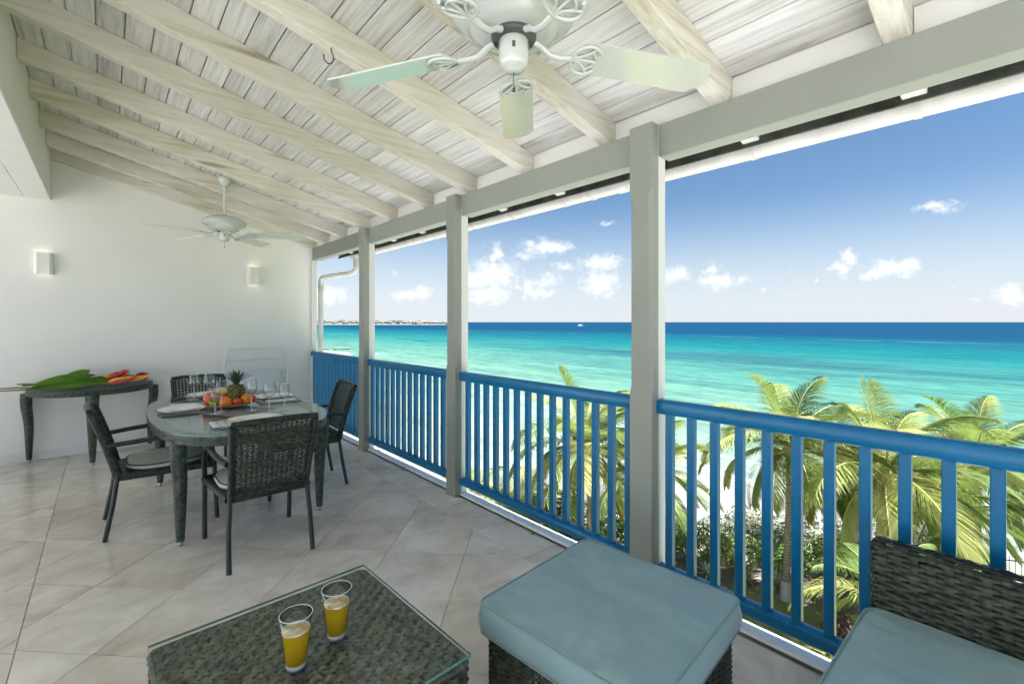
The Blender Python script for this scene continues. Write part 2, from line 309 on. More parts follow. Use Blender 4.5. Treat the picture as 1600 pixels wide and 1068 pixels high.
# ------------------------------------------------------------------ mesh helpers
class MB:
    def __init__(s): s.v = []; s.f = []; s.uv = []; s.sm = []
    def add(s, vs, fs, smooth=False, uvs=None):
        o = len(s.v); s.v += [tuple(x) for x in vs]
        for i, f in enumerate(fs):
            s.f.append([o + j for j in f]); s.sm.append(smooth)
            s.uv.append([uvs[j] for j in f] if uvs else [(0, 0)] * len(f))
        return s
    def box(s, x0, x1, y0, y1, z0, z1, b=0.0, M=None):
        if b <= 0:
            vs = [(x, y, z) for z in (z0, z1) for y in (y0, y1) for x in (x0, x1)]
            fs = [(0, 2, 3, 1), (4, 5, 7, 6), (0, 1, 5, 4), (2, 6, 7, 3), (0, 4, 6, 2), (1, 3, 7, 5)]
        else:
            cx, cy, cz = (x0 + x1) / 2, (y0 + y1) / 2, (z0 + z1) / 2; hx, hy, hz = (x1 - x0) / 2, (y1 - y0) / 2, (z1 - z0) / 2
            vs = []; idx = {}
            for sx_ in (-1, 1):
                for sy in (-1, 1):
                    for sz in (-1, 1):
                        for a in range(3):
                            p = [cx + sx_ * (hx - (b if a != 0 else 0)), cy + sy * (hy - (b if a != 1 else 0)), cz + sz * (hz - (b if a != 2 else 0))]
                            idx[(sx_, sy, sz, a)] = len(vs); vs.append(tuple(p))
            fs = []
            q = [(-1, -1), (1, -1), (1, 1), (-1, 1)]
            for sg in (-1, 1):
                for a in range(3):
                    f = []
                    for (u, w) in q:
                        k = [0, 0, 0]; k[a] = sg; k[(a + 1) % 3] = u; k[(a + 2) % 3] = w; f.append(idx[(k[0], k[1], k[2], a)])
                    fs.append(f if sg > 0 else f[::-1])
            for a in range(3):
                b1_, b2_ = (a + 1) % 3, (a + 2) % 3
                for u in (-1, 1):
                    for w in (-1, 1):
                        f = []
                        for (sg, ax) in ((-1, b1_), (1, b1_), (1, b2_), (-1, b2_)):
                            k = [0, 0, 0]; k[a] = sg; k[b1_] = u; k[b2_] = w; f.append(idx[(k[0], k[1], k[2], ax)])
                        fs.append(f[::-1] if u * w > 0 else f)
            for sx_ in (-1, 1):
                for sy in (-1, 1):
                    for sz in (-1, 1):
                        f = [idx[(sx_, sy, sz, a)] for a in range(3)]; fs.append(f if sx_ * sy * sz > 0 else f[::-1])
        if M is not None: vs = [M @ Vector(p) for p in vs]
        return s.add(vs, fs)
    def tube(s, pts, r, n=8, cap=True, smooth=True, flat=1.0):
        pts = [Vector(p) for p in pts]; k = len(pts)
        rs = r if isinstance(r, (list, tuple)) else [r] * k
        vs = []; uvs = []; d = 0; up = None
        for i, p in enumerate(pts):
            t = (pts[min(i + 1, k - 1)] - pts[max(i - 1, 0)]).normalized()
            if up is None: up = Vector((0, 0, 1)) if abs(t.z) < .9 else Vector((1, 0, 0))
            a = t.cross(up)
            if a.length < 1e-4: a = t.orthogonal()
            a.normalize(); b = a.cross(t).normalized(); up = b
            if i: d += (p - pts[i - 1]).length
            for j in range(n + 1):
                th = 2 * PI * j / n; vs.append(p + a * math.cos(th) * rs[i] + b * math.sin(th) * rs[i] * flat); uvs.append((j / n, d))
        m_ = n + 1
        fs = [(i * m_ + j, i * m_ + j + 1, (i + 1) * m_ + j + 1, (i + 1) * m_ + j) for i in range(k - 1) for j in range(n)]
        s.add(vs, fs, smooth, uvs)
        if cap:
            s.add(vs[:n], [tuple(range(n - 1, -1, -1))]); s.add(vs[-m_:-1], [tuple(range(n))])
        return s
    def lathe(s, prof, n=24, c=(0, 0, 0), smooth=True, sy=1.0):
        vs = []; uvs = []
        for (r, z) in prof:
            for j in range(n + 1):
                th = 2 * PI * j / n; vs.append((c[0] + r * math.cos(th), c[1] + r * math.sin(th) * sy, c[2] + z)); uvs.append((j / n, z))
        m_ = n + 1
        fs = [(i * m_ + j, i * m_ + j + 1, (i + 1) * m_ + j + 1, (i + 1) * m_ + j) for i in range(len(prof) - 1) for j in range(n)]
        return s.add(vs, fs, smooth, uvs)
    def ball(s, c, r, n=14, sc=(1, 1, 1)):
        prof = [(max(1e-4, math.sin(PI * i / (n // 2 + 2))), -math.cos(PI * i / (n // 2 + 2))) for i in range(n // 2 + 3)]
        vs = []
        for (q, z) in prof:
            for j in range(n): th = 2 * PI * j / n; vs.append((c[0] + r * sc[0] * q * math.cos(th), c[1] + r * sc[1] * q * math.sin(th), c[2] + r * sc[2] * z))
        fs = [(i * n + j, i * n + (j + 1) % n, (i + 1) * n + (j + 1) % n, (i + 1) * n + j) for i in range(len(prof) - 1) for j in range(n)]
        return s.add(vs, fs, True)
    def poly(s, pts, z0, z1, b=0.0):
        # vertical prism over a convex CCW polygon, optional bevel of the top edge
        n = len(pts); cx = sum(p[0] for p in pts) / n; cy = sum(p[1] for p in pts) / n
        def sh(p, k):
            d = math.hypot(p[0] - cx, p[1] - cy) or 1; return (p[0] + (cx - p[0]) * k / d, p[1] + (cy - p[1]) * k / d)
        vs = [(x, y, z0) for x, y in pts] + [(x, y, z1 - b) for x, y in pts]
        fs = [tuple(range(n - 1, -1, -1))] + [(i, (i + 1) % n, n + (i + 1) % n, n + i) for i in range(n)]
        if b > 0:
            vs += [(*sh(p, b), z1) for p in pts]
            fs += [(n + i, n + (i + 1) % n, 2 * n + (i + 1) % n, 2 * n + i) for i in range(n)] + [tuple(range(2 * n, 3 * n))]
        else: fs.append(tuple(range(n, 2 * n)))
        return s.add(vs, fs)
    def weave(s, P, nu, nv, amp, fill=.92, fillw=.6, closed=False, eps=1e-3):
        """Basket weave over a surface P(u, v): nv strands run along u, nu stakes along v."""
        def fr(u, v):
            p = P(u, v); a = P(u + eps, v) - P(u - eps, v); b = P(u, v + eps) - P(u, v - eps); n = a.cross(b)
            return p, (n.normalized() if n.length > 1e-12 else Vector((0, 0, 1)))
        for j in range(nv):
            vc = (j + .5 + random.uniform(-.07, .07)) / nv; hw = .5 * fill / nv * random.uniform(.88, 1.05); am_ = amp * random.uniform(.8, 1.2); vs = []; k = 2 * nu + 1
            for i in range(k):
                u = i / (2 * nu); off = 0 if i % 2 == 0 else am_ * (1 if ((i // 2) + j) % 2 else -1)
                for (dv, dz) in ((-hw, -.35 * am_), (0, .45 * am_), (hw, -.35 * am_)):
                    p, n = fr(u, vc + dv); vs.append(p + n * (off + dz))
            s.add(vs, [(3 * i + q, 3 * (i + 1) + q, 3 * (i + 1) + q + 1, 3 * i + q + 1) for i in range(k - 1) for q in (0, 1)], True)
        for i in range(nu):
            uc = (i + .5) / nu; hw = .5 * fillw / nu; vs = []; k = 2 * nv + 1
            for j in range(k):
                v = j / (2 * nv); off = 0 if j % 2 == 0 else -amp * (1 if (i + (j // 2)) % 2 else -1)
                for du in (-hw, hw):
                    p, n = fr(uc + du, v); vs.append(p + n * off * .6)
            s.add(vs, [(2 * j, 2 * j + 1, 2 * j + 3, 2 * j + 2) for j in range(k - 1)], True)
        return s
    def mesh(s, name):
        me = bpy.data.meshes.new(name); me.from_pydata(s.v, [], s.f)
        uvl = me.uv_layers.new(name='UVMap'); fl = [c for f in s.uv for p in f for c in p]; uvl.data.foreach_set('uv', fl)
        me.polygons.foreach_set('use_smooth', s.sm); me.update(); return me
    def build(s, name, mat, parent=None, label=None, kind=None, loc=None, rot=None):
        me = s.mesh(name); me.materials.append(MT[mat]); return link(me, name, parent, label, kind, loc, rot)
def link(me, name, parent=None, label=None, kind=None, loc=None, rot=None):
    o = bpy.data.objects.new(name, me); C.objects.link(o); o.parent = parent
    if label: o['label'] = label
    if kind: o['kind'] = kind
    if loc: o.location = loc
    if rot: o.rotation_euler = rot
    return o
def tag(o, label, cat=None, group=None, kind=None):
    if label: o['label'] = label
    if cat: o['category'] = cat
    if group: o['group'] = group
    if kind: o['kind'] = kind
    return o
def thing(name, label, cat, loc=(0, 0, 0), rz=0, group=None, rot=None):
    o = bpy.data.objects.new(name, None); C.objects.link(o); o.empty_display_size = .1
    o.location = loc; o.rotation_euler = rot or (0, 0, rz); return tag(o, label, cat, group)
def dup(root, loc, rz=0, label=None, group=None, scale=None):
    r = root.copy(); C.objects.link(r); r.location = loc; r.rotation_euler = (0, 0, rz)
    if label: r['label'] = label
    if group: r['group'] = group
    if scale: r.scale = (scale,) * 3
    for ch in list(root.children):
        c = ch.copy(); C.objects.link(c); c.parent = r
        for g in list(ch.children):
            d = g.copy(); C.objects.link(d); d.parent = c
    return r

# ------------------------------------------------------------------ the veranda shell
YN, YE = -2.2, 6.98          # near end (behind camera) and the far end wall
SL = .2486; RB = 2.515       # roof slope, underside of rafters over the header (x = 2.235)
def zr(x): return RB + SL * (2.235 - x)
RH = .138
def zc(x): return zr(x) + RH
# floor
floor = MB().box(-5.0, 2.215, YN, YE, -.30, -.006).build('floor', 'grout'); tag(floor, None, kind='structure')
def clip(poly, ax, lim, keep_less):
    out = []
    for i in range(len(poly)):
        a, b = poly[i], poly[(i + 1) % len(poly)]
        ia = (a[ax] <= lim) == keep_less or a[ax] == lim; ib = (b[ax] <= lim) == keep_less or b[ax] == lim
        if ia: out.append(a)
        if ia != ib:
            t_ = (lim - a[ax]) / (b[ax] - a[ax]); out.append((a[0] + (b[0] - a[0]) * t_, a[1] + (b[1] - a[1]) * t_))
    return out
def area(p): return abs(sum(p[i][0] * p[(i + 1) % len(p)][1] - p[(i + 1) % len(p)][0] * p[i][1] for i in range(len(p)))) / 2
G = .0016
def diag(x0, x1, y0, y1, s0, d0, P_=.695):
    for i in range(-30, 30):
        for j in range(-30, 30):
            sa, sb, da, db = s0 + i * P_ + G * 1.4, s0 + (i + 1) * P_ - G * 1.4, d0 + j * P_ + G * 1.4, d0 + (j + 1) * P_ - G * 1.4
            p = [((s_ + d_) / 2, (s_ - d_) / 2) for (s_, d_) in ((sa, da), (sa, db), (sb, db), (sb, da))]
            if max(q[0] for q in p) < x0 or min(q[0] for q in p) > x1 or max(q[1] for q in p) < y0 or min(q[1] for q in p) > y1: continue
            for (ax, lim, kl) in ((0, x0 + G, False), (0, x1 - G, True), (1, y0 + G, False), (1, y1 - G, True)):
                if len(p) > 2: p = clip(p, ax, lim, kl)
            if len(p) < 3 or area(p) < .0006: continue
            if sum(p[k][0] * p[(k + 1) % len(p)][1] - p[(k + 1) % len(p)][0] * p[k][1] for k in range(len(p))) < 0: p = p[::-1]
            MB().poly(p, -.012, random.uniform(-.0004, .0004), .0009).build('tile', 'travertine', floor)
diag(-.30, 1.94, YN, YE, 2.69, -.69)
diag(-2.6, -.30, YN, YE, 2.66, -.62)
y = YN + .29
while y < YE:
    MB().box(1.94 + G, 2.213, y + G, min(y + .5, YE) - G, -.012, random.uniform(-.0004, .0004), .0009).build('border_tile', 'travertine', floor); y += .5
slab = MB().box(-5, 2.306, YN, 7.2, -.62, -.31).build('floor_slab', 'plaster'); tag(slab, None, kind='structure')
kerb = MB().box(2.222, 2.312, YN, YE, -.305, .022, .004).build('kerb', 'kerb_paint'); tag(kerb, None, kind='structure')
MB().box(2.2155, 2.2215, YN, YE, -.25, .012).build('seal_strip', 'seal_strip', kerb)
# walls
ew = MB()
ew.box(-9, 2.30, YE, 7.2, -.3, 2.33)
gp = [(-5, 2.33), (2.30, 2.33), (2.30, zc(2.30) + .02), (-.64, zc(-.64) + .02), (-5, zc(-.64) + .02)]
ew.add([(a, yy, b) for yy in (YE, 7.2) for a, b in gp], [(0, 1, 2, 3, 4), (9, 8, 7, 6, 5), (1, 6, 7, 2), (2, 7, 8, 3), (3, 8, 9, 4), (0, 4, 9, 5)])
o = ew.build('end_wall', 'plaster'); tag(o, 'cream plastered wall closing the far end behind the dining table', 'wall')
MB().box(-4.9, 2.19, YE - .014, YE - .001, 0.0005, .095, .003).build('baseboard', 'white_trim_outer', o)
# lintel wall above the wide opening on the house side
lz = 2.75
o = MB().box(-.64, -.44, YN, YE - .001, lz, zr(-.44) + .20, .006).build('lintel_wall', 'plaster'); tag(o, 'cream lintel wall over the wide opening on the house side', 'wall')
rc = MB().box(-2.4, -.641, YN, YE - .002, lz, 3.1).build('room_ceiling', 'plaster'); tag(rc, None, kind='structure')
cf = MB().box(-9, -5.001, -7.0, YE - .001, -.3, 0).build('bounce_court_floor', 'bounce_paving'); tag(cf, None, kind='structure')  # unseen sunlit courtyard, added to bounce light onto the end wall
MB().box(-9.2, -9.0, -7.0, 7.2, -.3, 2.6).build('bounce_court_wall', 'plaster'); tag(bpy.data.objects['bounce_court_wall'], 'unseen plastered wall of a courtyard added to bounce sunlight into the veranda', 'wall')  # added along with the courtyard, never in view
MB().box(-9, 2.30, -7.2, -7.0, -.3, 1.0).build('bounce_terrace_parapet', 'plaster'); tag(bpy.data.objects['bounce_terrace_parapet'], 'unseen low parapet of a terrace added behind the camera to bounce sunlight', 'wall')  # added with the terrace, kept low to limit its bounce
tf = MB().box(-5, 2.36, -7.0, YN - .001, -.3, 0).build('bounce_terrace_floor', 'bounce_paving'); tag(tf, None, kind='structure')  # unseen sunlit terrace, added to bounce light up to the ceiling
# roof: planks, rafters, blocking boards, felt over the eave
roof = thing('veranda_roof', 'sloping whitewashed timber roof of planks on exposed rafters', 'roof', (0, 0, 0))
cs = math.cos(math.atan(SL)); PW = .13
pm_ = MB(); hl = (YE - YN) / 2 - .002
w2 = PW / 2 / cs - .0022
vs = []; prof = [(-w2, .020), (-w2, .005), (-w2 + .004, 0), (w2 - .004, 0), (w2, .005), (w2, .020)]
for yy in (-hl, hl): vs += [(a, yy, b) for a, b in prof]
k = len(prof); pm_.add(vs, [tuple(range(k))[::-1], tuple(range(k, 2 * k))] + [(i, (i + 1) % k, k + (i + 1) % k, k + i) for i in range(k)])
plank_me = pm_.mesh('plank'); plank_me.materials.append(MT['board_wood'])
rot = math.atan(SL)
xk = .475 + PW / 2 - PW * 8
while xk - PW / 2 < 2.30:
    link(plank_me, 'plank', roof, loc=(xk, (YN + YE) / 2, zc(xk) + random.uniform(0, .0015)), rot=(0, rot, 0)); xk += PW
for yl in (YE,): pass
MB().add([(-.7, YN, zc(-.7) + .03), (2.74, YN, zc(2.74) + .03), (2.74, YE + .1, zc(2.74) + .03), (-.7, YE + .1, zc(-.7) + .03),
          (-.7, YN, zc(-.7) + .06), (2.72, YN, zc(2.72) + .06), (2.72, YE + .1, zc(2.72) + .06), (-.7, YE + .1, zc(-.7) + .06)],
         [(0, 3, 2, 1), (4, 5, 6, 7), (0, 1, 5, 4), (1, 2, 6, 5), (2, 3, 7, 6), (3, 0, 4, 7)]).build('roof_felt', 'roof_felt', roof)
RY = [-2.1, -1.66, -.98, -.30, .362, 1.035, 1.72, 2.42, 3.092, 3.755, 4.46, 5.125, 5.80, 6.42, 6.935]
RWD = .042
rm = MB(); X0, X1 = -.438, 2.73
def slanted(mb, xa, xb, hw_, dz0, dz1, b=.004):
    sec = [(-hw_ + b, dz0), (hw_ - b, dz0), (hw_, dz0 + b), (hw_, dz1), (-hw_, dz1), (-hw_, dz0 + b)]
    vs = [(x, a, z + SL * (1.0 - x)) for x in (xa, xb) for a, z in sec]; n = 6
    mb.add(vs, [tuple(range(n)), tuple(range(2 * n - 1, n - 1, -1))] + [(i, n + i, n + (i + 1) % n, (i + 1) % n) for i in range(n)])
slanted(rm, X0, 2.30, RWD, 0, RH - .002); raf_me = rm.mesh('rafter'); raf_me.materials.append(MT['rafter_wood'])
tm = MB(); slanted(tm, 2.30, 2.621, RWD + .001, 0, RH - .002); tail_me = tm.mesh('rafter_tail'); tail_me.materials.append(MT['gutter_plastic'])
zb = RB + SL * 1.235
for i, yy in enumerate(RY):
    r_ = link(raf_me, 'rafter', roof, loc=(0, yy, zb)); link(tail_me, 'rafter_tail', r_)
for a, b in zip(RY[:-1], RY[1:]):
    if b - a > .15: MB().box(2.288, 2.305, a + RWD + .002, b - RWD - .002, RB - .003, zc(2.30) - .004, .002).build('blocking_board', 'white_trim_outer', roof)
# header beam in sections between the posts
POSTS = [(-.475, -.335), (1.36, 1.50), (3.20, 3.335), (5.01, 5.15)]
hd = thing('header_beam', 'painted header beam with shade put into its colour, running over the posts along the open side', 'beam', (2.27, 3, 2.34))
ed = [YN] + [v for p in POSTS for v in p] + [6.935]
for i in range(0, len(ed), 2):
    MB().box(2.242 - 2.27, 2.345 - 2.27, ed[i] + .001 - 3, ed[i + 1] - .001 - 3, 2.337 - 2.34, 2.513 - 2.34, .003).build('beam_section', 'shaded_trim', hd)
# posts
def post(y0, y1, label, ztop=2.512, group='painted posts of the veranda'):
    t_ = thing('veranda_post', label, 'post', (2.24, (y0 + y1) / 2, 0), 0, group); h = (y1 - y0) / 2
    m_ = MB(); zs = [(.002, .002), (.012, .004), (1.055, .004), (1.095, .020), (2.12, .020), (2.165, .004), (ztop, .004)]
    vs = []
    for z, c_ in zs: vs += [(-.065, -h + c_, z), (-.065, h - c_, z), (-.065 + c_, h, z), (-.002, h, z), (-.002, -h, z), (-.065 + c_, -h, z)]
    n = 6; m_.add(vs, [tuple(range(n)), tuple(range(len(vs) - 1, len(vs) - n - 1, -1))] + [(q * n + i, q * n + n + i, q * n + n + (i + 1) % n, q * n + (i + 1) % n) for q in range(len(zs) - 1) for i in range(n)])
    m_.build('inner_board', 'shaded_trim', t_)
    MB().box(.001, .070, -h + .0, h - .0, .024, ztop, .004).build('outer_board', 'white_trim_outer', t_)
    MB().box(-.068, .0, -h - .003, h + .003, .0005, .0018).build('base_gap', 'seal_strip', t_)
    return t_
post(*POSTS[3], 'slim painted post farthest along, next to the end wall bay'); post(*POSTS[2], 'painted post in the middle, second from the end wall')
post(*POSTS[1], 'nearest and largest painted post, beside the teal ottoman'); post(*POSTS[0], 'painted post behind the sofa, outside the picture on the right')
MB().box(2.235, 2.31, 6.937, YE - .002, .024, 2.512, .004).build('wall_post', 'white_trim_outer'); tag(bpy.data.objects['wall_post'], 'half post fixed flat against the end wall at the railing', 'post', 'painted posts of the veranda')
# railings
bal = MB().box(-.019, .019, -.019, .019, .14, .975, .003).mesh('baluster'); bal.materials.append(MT['blue_paint'])
def railing(y0, y1, label, phase, last=None):
    t_ = thing('blue_railing', label, 'railing', (2.258, y0, 0), 0, 'blue balustrade bays along the open side'); Lg = y1 - y0
    def rail(z0, z1, hw_, nm):
        m_ = MB(); sec = []; hz = (z1 - z0) / 2; zc_ = (z0 + z1) / 2
        for q in range(20):
            th = 2 * PI * q / 20; c_, s_ = math.cos(th), math.sin(th); p_ = .52
            sec.append((math.copysign(abs(c_) ** p_, c_) * hw_, math.copysign(abs(s_) ** p_, s_) * hz + zc_))
        st = [(-.018, .80), (-.014, .95), (-.006, 1), (Lg + .006, 1), (Lg + .014, .95), (Lg + .018, .80)]
        if last: st = st[:3] + [(Lg, 1)]
        vs = [(a * k_, yy, zc_ + (b - zc_) * k_) for yy, k_ in st for a, b in sec]; n = 20
        m_.add(vs, [(q * n + i, q * n + (i + 1) % n, (q + 1) * n + (i + 1) % n, (q + 1) * n + i) for q in range(len(st) - 1) for i in range(n)], True)
        m_.add(vs[:n], [tuple(range(n))]); m_.add(vs[-n:], [tuple(range(n - 1, -1, -1))]); m_.build(nm, 'blue_paint', t_)
    rail(.958, 1.035, .040, 'top_rail'); rail(.088, .150, .034, 'bottom_rail')
    yy = phase
    while yy < Lg - .03: link(bal, 'baluster', t_, loc=(0, yy, 0)); yy += .1205
railing(5.15, 6.935, 'blue railing bay beside the end wall, behind the right dining chair', .045, True)
railing(3.335, 5.01, 'blue railing bay between the farthest and the middle post', .05)
railing(1.50, 3.20, 'blue railing bay between the middle and the nearest post, left of the ottoman', .06)
railing(-.335, 1.36, 'blue railing bay right of the nearest post, behind ottoman and sofa', .0702)
# gutter along the eave with brackets, joints and the downpipe
gt = thing('roof_gutter', 'cream half-round plastic gutter hanging along the eave outside the posts', 'gutter', (2.70, 0, 2.40))
def gsec(r_, a0=-PI, a1=0, n=14): return [(r_ * math.cos(a0 + (a1 - a0) * i / n), r_ * math.sin(a0 + (a1 - a0) * i / n)) for i in range(n + 1)]
def gpiece(r0, r1, ya, yb, nm, mt, par):
    o_ = gsec(r1); i_ = gsec(r0)[::-1]; sec = o_ + i_; n = len(sec)
    vs = [(a, yy, b) for yy in (ya, yb) for a, b in sec]
    return MB().add(vs, [tuple(range(n)), tuple(range(2 * n - 1, n - 1, -1))] + [(i, n + i, n + (i + 1) % n, (i + 1) % n) for i in range(n)], False).build(nm, mt, par)
ez = -.005
gpiece(.054, .059, YN, 6.56, 'gutter_channel', 'gutter_plastic', gt).location = (0, 0, ez + .016)
for yy in (.36, 1.05, 1.70, 2.18, 2.44, 3.06, 3.62, 4.0, 4.32, 4.95, 5.6, 6.1):
    b_ = gpiece(.0595, .063, -.013, .013, 'bracket', 'gutter_joint', gt); b_.location = (0, yy, ez + .016)
    MB().box(-.060, -.050, -.013, .013, -.002, .05).build('bracket_arm', 'gutter_joint', b_)
for yy in (1.90, 3.80): gpiece(.0595, .065, -.045, .045, 'joint_sleeve', 'gutter_plastic', gt).location = (0, yy, ez + .016)
for i, yy in enumerate(RY[4:]): pass
fb = MB().box(2.622, 2.636, YN, 6.95, 2.400, zc(2.63) + .02).build('fascia_board', 'roof_felt', roof)
dp = thing('downpipe', 'cream plastic downpipe with elbows at the far end of the gutter', 'downpipe', (2.70, 6.46, 2.4))
MB().tube([(0, 0, .0), (0, 0, -.17)], .045, 14).build('outlet', 'gutter_joint', dp)
MB().tube([(0, .0, -.15), (0, .0, -.19), (-.02, .05, -.235), (-.05, .12, -.25), (-.25, .56, -.285), (-.275, .61, -.30), (-.285, .63, -.34), (-.285, .63, -.42)], .037, 14).build('pipe_offset', 'gutter_plastic', dp)
MB().tube([(-.285, .63, -.40), (-.285, .63, -8.8)], .036, 14).build('pipe', 'gutter_plastic', dp)
MB().tube([(-.285, .63, -.40), (-.285, .63, -.47)], .041, 14).build('pipe_collar', 'gutter_joint', dp)
# roof tiles at the end of the eave
tl_ = MB()
for i in range(3): tl_.tube([(2.56 + i * .09, 6.86 , zc(2.6 + i * .09) + .07), (2.56 + i * .09 , 7.08, zc(2.6 + i * .09) + .07)], .05, 8)
tl_.build('ridge_tile', 'roof_tile', roof)
# hook screwed under a rafter
hk = thing('ceiling_hook', 'small rusty iron hook screwed under a rafter, left of the near fan', 'hook', (.87, 2.40, zr(.87)))
MB().tube([(0, 0, .005), (0, 0, -.02), (.012, .004, -.034), (.012, .004, -.060), (0, 0, -.082), (-.020, -.004, -.088), (-.038, -.008, -.078), (-.042, -.01, -.055)], .0035, 8).build('hook_wire', 'hook_iron', hk)

# ------------------------------------------------------------------ wall lamps
def sconce(x, z0, z1, label):
    t_ = thing('wall_lamp', label, 'wall lamp', (x, YE - .001, z0), 0, 'white up-and-down lamps on the end wall'); h = z1 - z0
    sec = [(-.072, 0), (-.072, -.055), (-.048, -.085), (.048, -.085), (.072, -.055), (.072, 0)]; inn = [(a * .93, min(b + .005, 0)) for a, b in sec]
    n = 6; m_ = MB(); vs = [(a, b, z) for z in (0, h) for a, b in sec] + [(a, b, z) for z in (0, h) for a, b in inn]
    fs = []
    for i in range(5):
        fs += [(i, i + 1, n + i + 1, n + i), (2 * n + i + 1, 2 * n + i, 3 * n + i, 3 * n + i + 1), (i + 1, i, 2 * n + i, 2 * n + i + 1), (n + i, n + i + 1, 3 * n + i + 1, 3 * n + i)]
    m_.add(vs, fs); m_.build('lamp_shade', 'ceramic_lamp', t_)
    for zz, pw in ((h - .03, .03), (.03, .008)):
        l_ = bpy.data.lights.new('bulb', 'POINT'); l_.energy = pw; l_.color = (1, .86, .66); l_.shadow_soft_size = .015
        lo = bpy.data.objects.new('bulb', l_); C.objects.link(lo); lo.parent = t_; lo.location = (0, -.04, zz)
sconce(-.494, 1.955, 2.180, 'left of the two lit white wall lamps, above the console table'); sconce(1.487, 1.950, 2.180, 'right of the two lit white wall lamps, near the far ceiling fan')

# ------------------------------------------------------------------ ceiling fans
def make_fan(cx, cy, zb_, a0, label):
    t_ = thing('ceiling_fan', label, 'ceiling fan', (cx, cy, zb_), 0, 'white five-blade ceiling fans')
    zt = zc(cx) - zb_
    MB().lathe([(0.001, .20), (.02, .20), (.03, .185), (.08, .178), (.15, .160), (.19, .135), (.205, .110), (.202, .088), (.175, .070), (.145, .055), (.14, .035), (.11, .028), (.001, .028)][::-1], 40).build('motor_housing', 'fan_enamel', t_)
    MB().lathe([(.001, .012), (.072, .012), (.076, .034), (.001, .036)], 30).build('rotor_plate', 'fan_dark', t_)
    MB().lathe([(.001, -.086), (.030, -.086), (.033, -.080), (.037, -.078), (.044, -.072), (.049, -.055), (.049, .005), (.045, .014), (.001, .016)], 30).build('switch_cup', 'fan_enamel', t_)
    sw = MB().box(-.005, .005, -.0505, -.047, -.035, -.015, .001).build('switch', 'fan_dark', t_); sw.rotation_euler = (0, 0, math.atan2(-cy, -cx) + PI / 2)
    MB().lathe([(.001, -.089), (.024, -.089), (.025, -.086), (.001, -.086)], 20).build('cap', 'fan_blade', t_)
    MB().tube([(0.0, 0, -.088), (0, 0, -.145)], .0012, 5).ball((0, 0, -.149), .005, 8, (1, 1, 1.6)).build('pull_chain', 'hook_iron', t_)
    MB().tube([(0, 0, .19), (0, 0, zt - .02)], .013, 12).build('down_rod', 'fan_enamel', t_)
    MB().lathe([(.001, zt - .09), (.02, zt - .09), (.055, zt - .05), (.066, zt + .0), (.001, zt + .02)], 24).build('canopy', 'fan_enamel', t_)
    for k_ in range(5):
        th = math.radians(a0 + 72 * k_)
        bl = thing('', None, None); bl.name = 'blade_mount'; bl.parent = t_; bl.location = (0, 0, 0); bl.rotation_euler = (0, 0, th)
        # blade: long board with rounded root and clipped corners, pitched
        out = [(.225, -.035), (.235, -.058), (.26, -.066), (.70, -.074), (.735, -.045), (.74, -.01), (.735, .035), (.70, .072), (.26, .066), (.235, .058), (.225, .035)]
        n = len(out); pitch = math.radians(-13); M_ = Matrix.Translation((0, 0, -.002)) @ Matrix.Rotation(pitch, 4, 'X') @ Matrix.Rotation(math.radians(.6), 4, 'Y')
        vs = [M_ @ Vector((x, y_, z)) for z in (-.003, .003) for x, y_ in out]
        MB().add(vs, [tuple(range(n - 1, -1, -1)), tuple(range(n, 2 * n))] + [(i, (i + 1) % n, n + (i + 1) % n, n + i) for i in range(n)]).build('blade', 'fan_blade', bl)
        am = MB()
        am.tube([(.070, 0, .016), (.095, 0, .006), (.125, 0, -.016), (.165, 0, -.020), (.20, 0, -.014)], [.014, .013, .012, .012, .012], 10, flat=.8)
        def T(p): return M_ @ Vector((p[0], p[1], -.010))
        loop = [(.20 + .085 * (1 - math.cos(a_)) * .95, .058 * math.sin(a_) * 1.05) for a_ in [-2.35 + 4.7 * i / 22 for i in range(23)]]
        loop = [(.205 + .105 * (1 - math.cos(a_)) * .5, .060 * math.sin(a_)) for a_ in [-2.5 + 5.0 * i / 24 for i in range(25)]]
        am.tube([T(p) for p in loop], .0065, 8)
        am.tube([T(p) for p in ((.20, 0), (.235, .012), (.262, .034), (.275, .052))], .0055, 7); am.tube([T(p) for p in ((.20, 0), (.235, -.012), (.262, -.034), (.275, -.052))], .0055, 7)
        am.tube([T(p) for p in ((.20, 0), (.25, 0), (.292, 0))], .0055, 7)
        am.tube([T(p) for p in ((.292, 0), (.285, .02), (.270, .035), (.262, .034))], .0045, 7); am.tube([T(p) for p in ((.292, 0), (.285, -.02), (.270, -.035), (.262, -.034))], .0045, 7)
        am.build('blade_bracket', 'fan_enamel', bl)
    return t_
make_fan(1.008, 1.142, 2.36, 47, 'near white ceiling fan at the top of the picture, seen from below')
make_fan(.945, 5.69, 2.385, 44.6, 'distant white ceiling fan on a long rod above the dining area')

